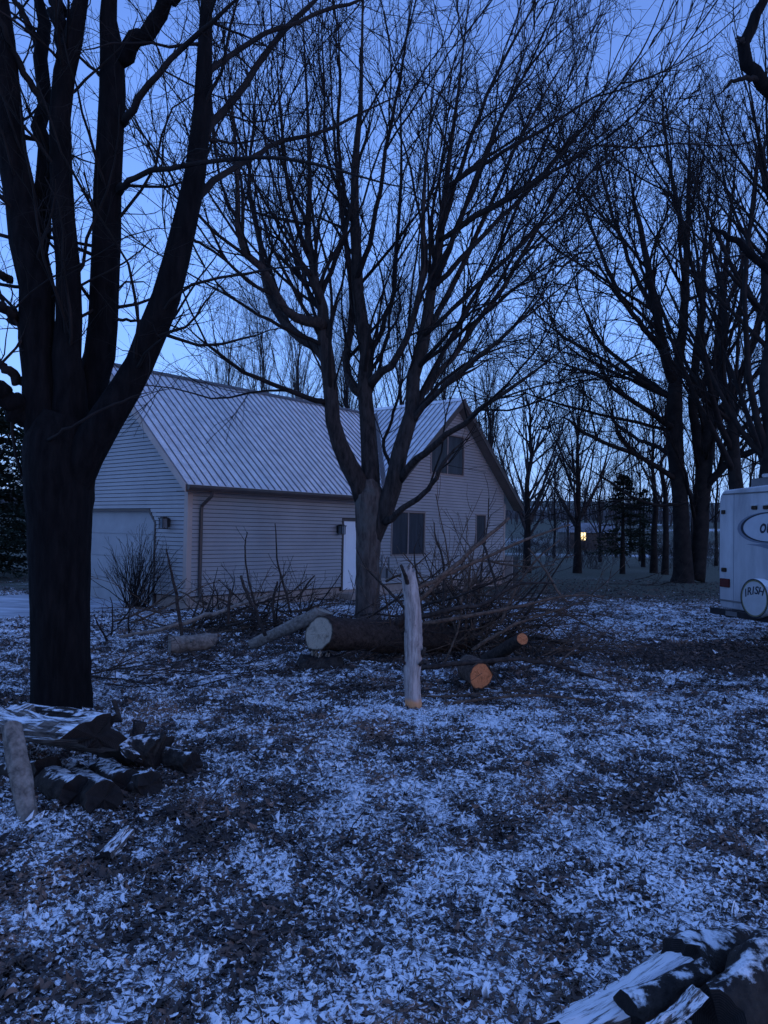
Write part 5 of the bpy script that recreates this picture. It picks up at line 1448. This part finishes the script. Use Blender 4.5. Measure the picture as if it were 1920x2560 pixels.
billet('split_log', 'thin stick poking up behind the woodpile', (302, 1805, 6.9), (283, 1750, 6.95), .02, 0, 360, .2, snowm=M['snowy_bark'])
billet('split_log', 'dark log under the streaked log at the left edge', (-40, 1950, 6.1), (125, 1940, 5.8), .14, 0, 360, .1, snowm=M['snowy_bark'])
# right foreground billets
billet('split_log', 'long snow dusted split slab in the bottom right foreground', (1370, 2560, 2.95), (1700, 2372, 3.35), .16, 200, 340, .25, snowm=M['split_snowy'])
billet('split_log', 'dark upright log end behind the foreground slab', (1700, 2405, 3.3), (1880, 2375, 3.6), .11, 0, 360, .3, snowm=M['snowy_bark'])
billet('split_log', 'dark bark billet beside the foreground slab', (1570, 2530, 3.0), (1760, 2440, 3.2), .07, 0, 360, .3, snowm=M['snowy_bark'])
billet('split_log', 'snow covered log at the bottom right corner', (1800, 2560, 2.9), (2010, 2400, 3.25), .14, 0, 360, .3, snowm=M['snowy_bark'])
billet('split_log', 'small split piece at the bottom edge on the right', (1640, 2600, 2.8), (1750, 2490, 2.95), .05, 0, 200, .6)
# small pale chunk in the leaves at left
billet('wood_chunk', 'small pale split chunk lying in the leaves at lower left', (262, 2150, 4.5), (318, 2085, 4.75), .055, 10, 170, .2)
billet('wood_chunk', 'flat pale plank piece on the ground left of the pile', (335, 1690, 9.6), (415, 1686, 9.6), .035, 10, 170, 0)
billet('wood_chunk', 'pale wood offcut in front of the felled trunk', (625, 1668, 10.2), (690, 1662, 10.2), .035, 10, 170, 0)

# ================================================================== BRUSH PILES
def branch_obj(name, label, P, R, side=None, mat='dead_branch', group=None, cat='branch', sides=7):
    ms = [tubes(P[None], R[None], sides, .05, cap=True)]
    if side:
        A = spawn(P[None], R[None], **side[0]); 
        if len(A[0]): ms.append(tubes(*A, 4))
        if len(side) > 1 and len(A[0]):
            B = spawn(*A, **side[1])
            if len(B[0]): ms.append(tubes(*B, 3))
    o = add(name, *join(ms), M[mat], None, smooth=True, origin=P[0])
    return tag(o, label, cat, group)
def pbranch(label, pts, Y0, mat='dead_branch', dens=1.6, ln=.7, n=14, group=None, ang=38, up=.05):
    P, R = smooth_limb(*P2(pts, Y0), n)
    R = R * .72
    P = P + rng.normal(size=P.shape) * R[:, None] * .25
    return branch_obj('cut_branch', label, P, R, [dict(dens=dens, t0=.25, t1=1, ang=(ang, 12), length=ln, K=6, ratio=.45, up=up, wig=.13, rmin=.004, rmax=.02), dict(dens=2.5, t0=.2, t1=1, ang=(38, 12), length=ln * .4, K=4, ratio=.5, up=.02, wig=.12, rmin=.003)], mat, group)
# named big ones, right pile
pbranch('long brown pole slanting up toward the narrow window', [(1040, 1472, 16, 0), (1110, 1436, 16, .3), (1160, 1395, 15, .5), (1215, 1345, 14, .7), (1272, 1297, 11, .9)], 9.6, dens=.25, ln=.5)
pbranch('long pole crossing under the first and rising to the house corner', [(1048, 1502, 16, 0), (1120, 1436, 14, .3), (1215, 1393, 12, .6), (1310, 1350, 10, .9), (1425, 1312, 5, 1.3)], 9.9, dens=.5, ln=.5)
pbranch('crooked dark branch reaching right across the pile', [(1045, 1545, 18, .4), (1150, 1520, 16, .4), (1210, 1508, 15, .5), (1262, 1478, 13, .6), (1310, 1458, 10, .6), (1385, 1458, 6, .7)], 9.9, mat='dead_dark', dens=1.4)
pbranch('reddish branch sweeping to the far right of the pile', [(1060, 1560, 14, .3), (1200, 1535, 13, .3), (1330, 1508, 10, .3), (1430, 1488, 7, .3), (1510, 1492, 4, .3)], 9.8, dens=1.6)
pbranch('brown branch rising right above the raised orange cut', [(1180, 1625, 14, 0), (1260, 1575, 12, 0), (1330, 1545, 9, .1), (1410, 1520, 6, .2)], 10.2, dens=1.8)
pbranch('thick dark branch lying low across the pile centre', [(1045, 1668, 18, 0), (1180, 1655, 18, 0), (1320, 1652, 14, 0), (1420, 1672, 10, 0), (1510, 1702, 5, 0)], 9.3, mat='dead_dark', dens=1.5)
pbranch('long branch on the ground in front of the pile', [(1040, 1765, 11, 0), (1180, 1752, 12, 0), (1320, 1738, 10, 0), (1480, 1750, 5, 0)], 8.55, dens=1.2, up=-.02, ang=25)
pbranch('thin reddish stem at the right edge of the pile', [(1395, 1660, 6, 0), (1440, 1620, 5, 0), (1482, 1586, 3, 0)], 9.5, dens=1.0, ln=.3)
pbranch('upright dark branch standing up behind the standing log', [(1105, 1580, 12, .5), (1110, 1480, 11, .6), (1108, 1400, 8, .6), (1090, 1350, 6, .6), (1085, 1306, 4, .6)], 10.4, mat='dead_dark', dens=2.5, ln=.55, up=.15)
pbranch('upright twiggy branch left of the long pole', [(1060, 1560, 9, .5), (1045, 1460, 8, .6), (1035, 1385, 5, .6), (1040, 1360, 3, .6)], 10.4, mat='dead_dark', dens=2.0, ln=.4, up=.12)
pbranch('kinked branch hanging down below the narrow window', [(1205, 1350, 7, 1), (1222, 1400, 9, .9), (1238, 1460, 9, .7), (1252, 1520, 9, .5)], 10.3, mat='dead_dark', dens=1.0, ln=.4)
pbranch('forked branch standing at the right of the pile', [(1250, 1560, 10, .3), (1290, 1470, 9, .4), (1340, 1400, 7, .5), (1400, 1350, 4, .6)], 10.4, dens=2.2, ln=.6, up=.06)
pbranch('leaning branch falling from upper left across the right pile', [(1320, 1370, 5, .6), (1360, 1420, 8, .5), (1395, 1480, 9, .4), (1418, 1505, 8, .3)], 10.2, dens=1.5, ln=.5)
pbranch('branch leaning left between the centre tree and standing log', [(1012, 1520, 11, .2), (970, 1475, 9, .3), (920, 1425, 7, .4), (890, 1370, 4, .5)], 10.6, mat='dead_dark', dens=1.0, ln=.4)
# left pile
pbranch('long grey pole lying on the left pile', [(300, 1592, 10, 0), (410, 1572, 14, .3), (502, 1543, 15, .6), (570, 1522, 14, .9), (690, 1482, 10, 1.2)], 12.0, mat='log_pale', dens=.5, ln=.5)
pbranch('black upright stick at the left of the brush', [(456, 1600, 13, 0), (446, 1520, 12, 0), (430, 1438, 9, 0), (414, 1372, 5, 0)], 11.9, mat='dead_dark', dens=.9, ln=.35, up=.1)
pbranch('black curved stake leaning in the left brush', [(662, 1590, 14, 0), (640, 1530, 13, .1), (612, 1470, 11, .2), (602, 1440, 9, .3)], 11.9, mat='dead_dark', dens=1.2, ln=.5, up=.1)
pbranch('tall thin stem before the long wall', [(640, 1520, 8, 0), (620, 1440, 7, 0), (612, 1370, 5, 0), (619, 1330, 3, 0)], 12.2, mat='dead_dark', dens=1.8, ln=.45, up=.15)
pbranch('tallest thin stem before the long wall', [(728, 1535, 9, 0), (712, 1470, 8, 0), (694, 1400, 6, 0), (688, 1308, 3, 0)], 12.4, mat='dead_dark', dens=1.0, ln=.4, up=.12)
pbranch('stick slanting right left of the side door', [(745, 1500, 7, 0), (765, 1465, 7, 0), (787, 1438, 5, 0)], 12.3, mat='dead_dark', dens=1.5, ln=.3)
pbranch('thick dark stub standing in the left brush', [(570, 1560, 12, 0), (573, 1510, 11, 0), (575, 1470, 8, 0)], 11.9, mat='dead_dark', dens=2, ln=.3)
pbranch('pale fork standing behind the left brush', [(686, 1560, 11, .5), (684, 1500, 10, .5), (694, 1455, 7, .5)], 12.3, mat='dead_dark', dens=2, ln=.3)

def heap(n, center, sx, sy, hz, az_mean, az_sd, lab, grp, seed, lmin=.8, lmax=2.4, rmax=.022, mats=('dead_dark', 'dead_branch'), pit=(12, 14), name='brush_branch'):
    for q in range(n):
        c = center + np.array([rng.normal() * sx, rng.normal() * sy, 0])
        c[2] = float(gz(c[0], c[1])) + abs(rng.normal()) * hz + .02
        az = math.radians(rng.normal(az_mean, az_sd)); el = math.radians(rng.normal(*pit))
        L = rng.uniform(lmin, lmax)
        d = np.array([math.sin(az) * math.cos(el), math.cos(az) * math.cos(el), math.sin(el)])
        K = 9; P = np.zeros((K, 3)); P[0] = c - d * L * .35
        dd = d.copy()
        for k_ in range(1, K):
            dd = dd + rng.normal(size=3) * .10; dd /= np.linalg.norm(dd)
            P[k_] = P[k_ - 1] + dd * L / (K - 1)
        g = gz(P[:, 0], P[:, 1]) + .012
        P[:, 2] = np.maximum(P[:, 2], g)
        r0 = rng.uniform(.4, 1.1) * rmax
        R = r0 * np.linspace(1, .3, K)
        mt = mats[int(rng.random() * len(mats))]
        core = lab
        for w_ in ('thin ', 'small ', 'flat ', 'upright ', 'bare ', 'dark ', 'brown '):
            if core.startswith(w_): core = core[len(w_):]
        pose = 'upright ' if pit[0] > 40 else ''
        full_lab = ('stout ' if r0 > .72 * rmax else ('wiry ' if r0 < .5 * rmax else 'slim ')) + ('long ' if L > lmin + .7 * (lmax - lmin) else ('short ' if L < lmin + .3 * (lmax - lmin) else '')) + pose + ('dark ' if mt == 'dead_dark' else 'brown ') + core
        branch_obj(name, full_lab, P, R, [dict(dens=3.6, t0=.12, t1=1, ang=(38, 14), length=.65, K=4, ratio=.55, up=.03, wig=.14, rmin=.005), dict(dens=2.3, t0=.2, t1=1, ang=(38, 12), length=.30, K=3, ratio=.5, up=.02, wig=.12, rmin=.0038)],
                   mt, grp, sides=6)
cR = gnd(1180, 1640); cL = gnd(600, 1575)
heap(88, cR + np.array([.0, .45, 0]), .66, .45, .58, 85, 60, 'thin bare branch tangled in the heap right of the standing log', 'branches of the right brush pile', 1, lmin=1.3, lmax=3.0, rmax=.026, mats=('dead_dark', 'dead_branch'), pit=(26, 22))
heap(44, cR + np.array([.85, .35, 0]), .6, .55, .34, 90, 28, 'thin brown branch fanning out at the right end of the brush', 'branches at the right end of the pile', 2, lmin=1.0, lmax=2.4, rmax=.017, mats=('dead_branch',), pit=(14, 16))
heap(86, cL + np.array([.3, .1, 0]), 1.15, .7, .26, 80, 70, 'thin bare branch tangled in the brush left of the felled trunk', 'branches of the left brush pile', 3, lmax=2.2, rmax=.024, mats=('dead_dark', 'dead_dark', 'dead_branch'), pit=(18, 20))
heap(24, cL + np.array([.6, .1, 0]), .8, .4, .15, 40, 90, 'upright dark twig sticking out of the left brush', 'upright twigs of the left brush pile', 4, lmin=1.0, lmax=2.1, rmax=.02, pit=(62, 16), mats=('dead_dark',))
heap(24, cR + np.array([-.2, .6, 0]), .6, .4, .30, 40, 90, 'upright dark twig sticking out of the right brush', 'upright twigs of the right brush pile', 5, lmin=1.2, lmax=2.4, rmax=.02, pit=(58, 16), mats=('dead_dark', 'dead_branch'))
heap(12, at(870, 1545, 14.5) * np.array([1, 1, 0]), .7, .4, .10, 85, 40, 'dark branch in the small heap at the foot of the centre tree', 'branches at the centre tree foot', 6, lmax=1.8, rmax=.016, mats=('dead_dark',))
heap(34, gnd(560, 1690), 1.1, .55, .01, 88, 22, 'dark stick lying flat in the leaves before the felled trunk', 'sticks on the leaves', 7, lmin=.5, lmax=1.8, rmax=.013, mats=('dead_dark',), pit=(0, 2), name='ground_stick')
heap(16, gnd(1000, 1950), 1.6, .8, .01, 60, 60, 'small twig lying on the snowy leaves of the near yard', 'twigs in the near yard', 8, lmin=.2, lmax=.6, rmax=.006, mats=('dead_dark',), pit=(0, 3), name='ground_stick')
heap(12, gnd(1130, 1745), .9, .25, .02, 88, 14, 'flat branch at the front foot of the right brush', 'branches at the front of the pile', 9, lmin=.8, lmax=2.0, rmax=.014, mats=('dead_branch', 'dead_dark'), pit=(0, 3))
heap(8, gnd(905, 1652), .45, .12, .12, 88, 25, 'thin branch lying against the near side of the felled trunk', 'branches against the felled trunk', 11, lmin=.8, lmax=1.8, rmax=.014, mats=('dead_dark', 'dead_branch'), pit=(8, 14))
heap(8, at(1640, 1440, 31) * np.array([1, 1, 0]), 1.0, .6, .08, 85, 40, 'low dark brush at the foot of the double trunk tree', 'brush at the double trunk', 10, lmax=2.4, rmax=.02, mats=('dead_dark',))

# ================================================================== SHRUBS
def shrub(name, label, base, n, h, spread, mat='twig', r=.012):
    base = np.asarray(base, float).copy(); base[2] = float(gz(base[0], base[1])) - .03
    t = root(name, base, label, 'shrub')
    az = rng.uniform(0, 6.28, n); K = 8
    el = np.radians(np.clip(rng.normal(62, 15, n), 22, 88))
    d = np.stack([np.cos(az) * np.cos(el), np.sin(az) * np.cos(el), np.sin(el)], 1)
    P = np.zeros((n, K, 3)); P[:, 0] = base + np.stack([rng.normal(0, spread * .16, n), rng.normal(0, spread * .16, n), 0 * az], 1)
    L = h * rng.uniform(.6, 1.12, n)
    for k_ in range(1, K):
        d = d + rng.normal(size=(n, 3)) * .06; d[:, 2] += .02; d /= np.linalg.norm(d, axis=1, keepdims=True)
        P[:, k_] = P[:, k_ - 1] + d * (L / (K - 1))[:, None]
    R = r * np.linspace(1, .35, K)[None] * rng.uniform(.6, 1.1, n)[:, None]
    A = spawn(P, R, dens=2.6, t0=.25, t1=1, ang=(28, 10), length=h * .38, K=5, ratio=.6, up=.04, wig=.09, rmin=.0045)
    B = spawn(*A, dens=2.4, t0=.2, t1=1, ang=(30, 10), length=h * .16, K=4, ratio=.6, up=.04, wig=.09, rmin=.0035)
    tag(add('stems', *tubes(P, R, 5), M[mat], t, smooth=True), kind='stuff')
    tag(add('twigs', *join([tubes(*A, 3), tubes(*B, 3)]), M[mat], t, smooth=True), kind='stuff')
    return t
sb = gnd(338, 1522, -.08)
shrub('bare_shrub', 'round bare twiggy shrub in front of the garage door', sb, 85, 1.75, .9, 'twig')
shrub('bare_shrub', 'low dead plant at the foundation left of the side door', H(4.75, -.35, 0), 22, .38, .4, 'twig', .006)
shrub('bare_shrub', 'brown dead clump at the foundation behind the left brush', H(3.0, -.4, 0), 22, .35, .4, 'twig', .006)
shrub('bare_shrub', 'pale far thicket below the lit window tree', gnd(1490, 1422, -.1), 40, 1.4, 1.4, 'twig_haze', .01)
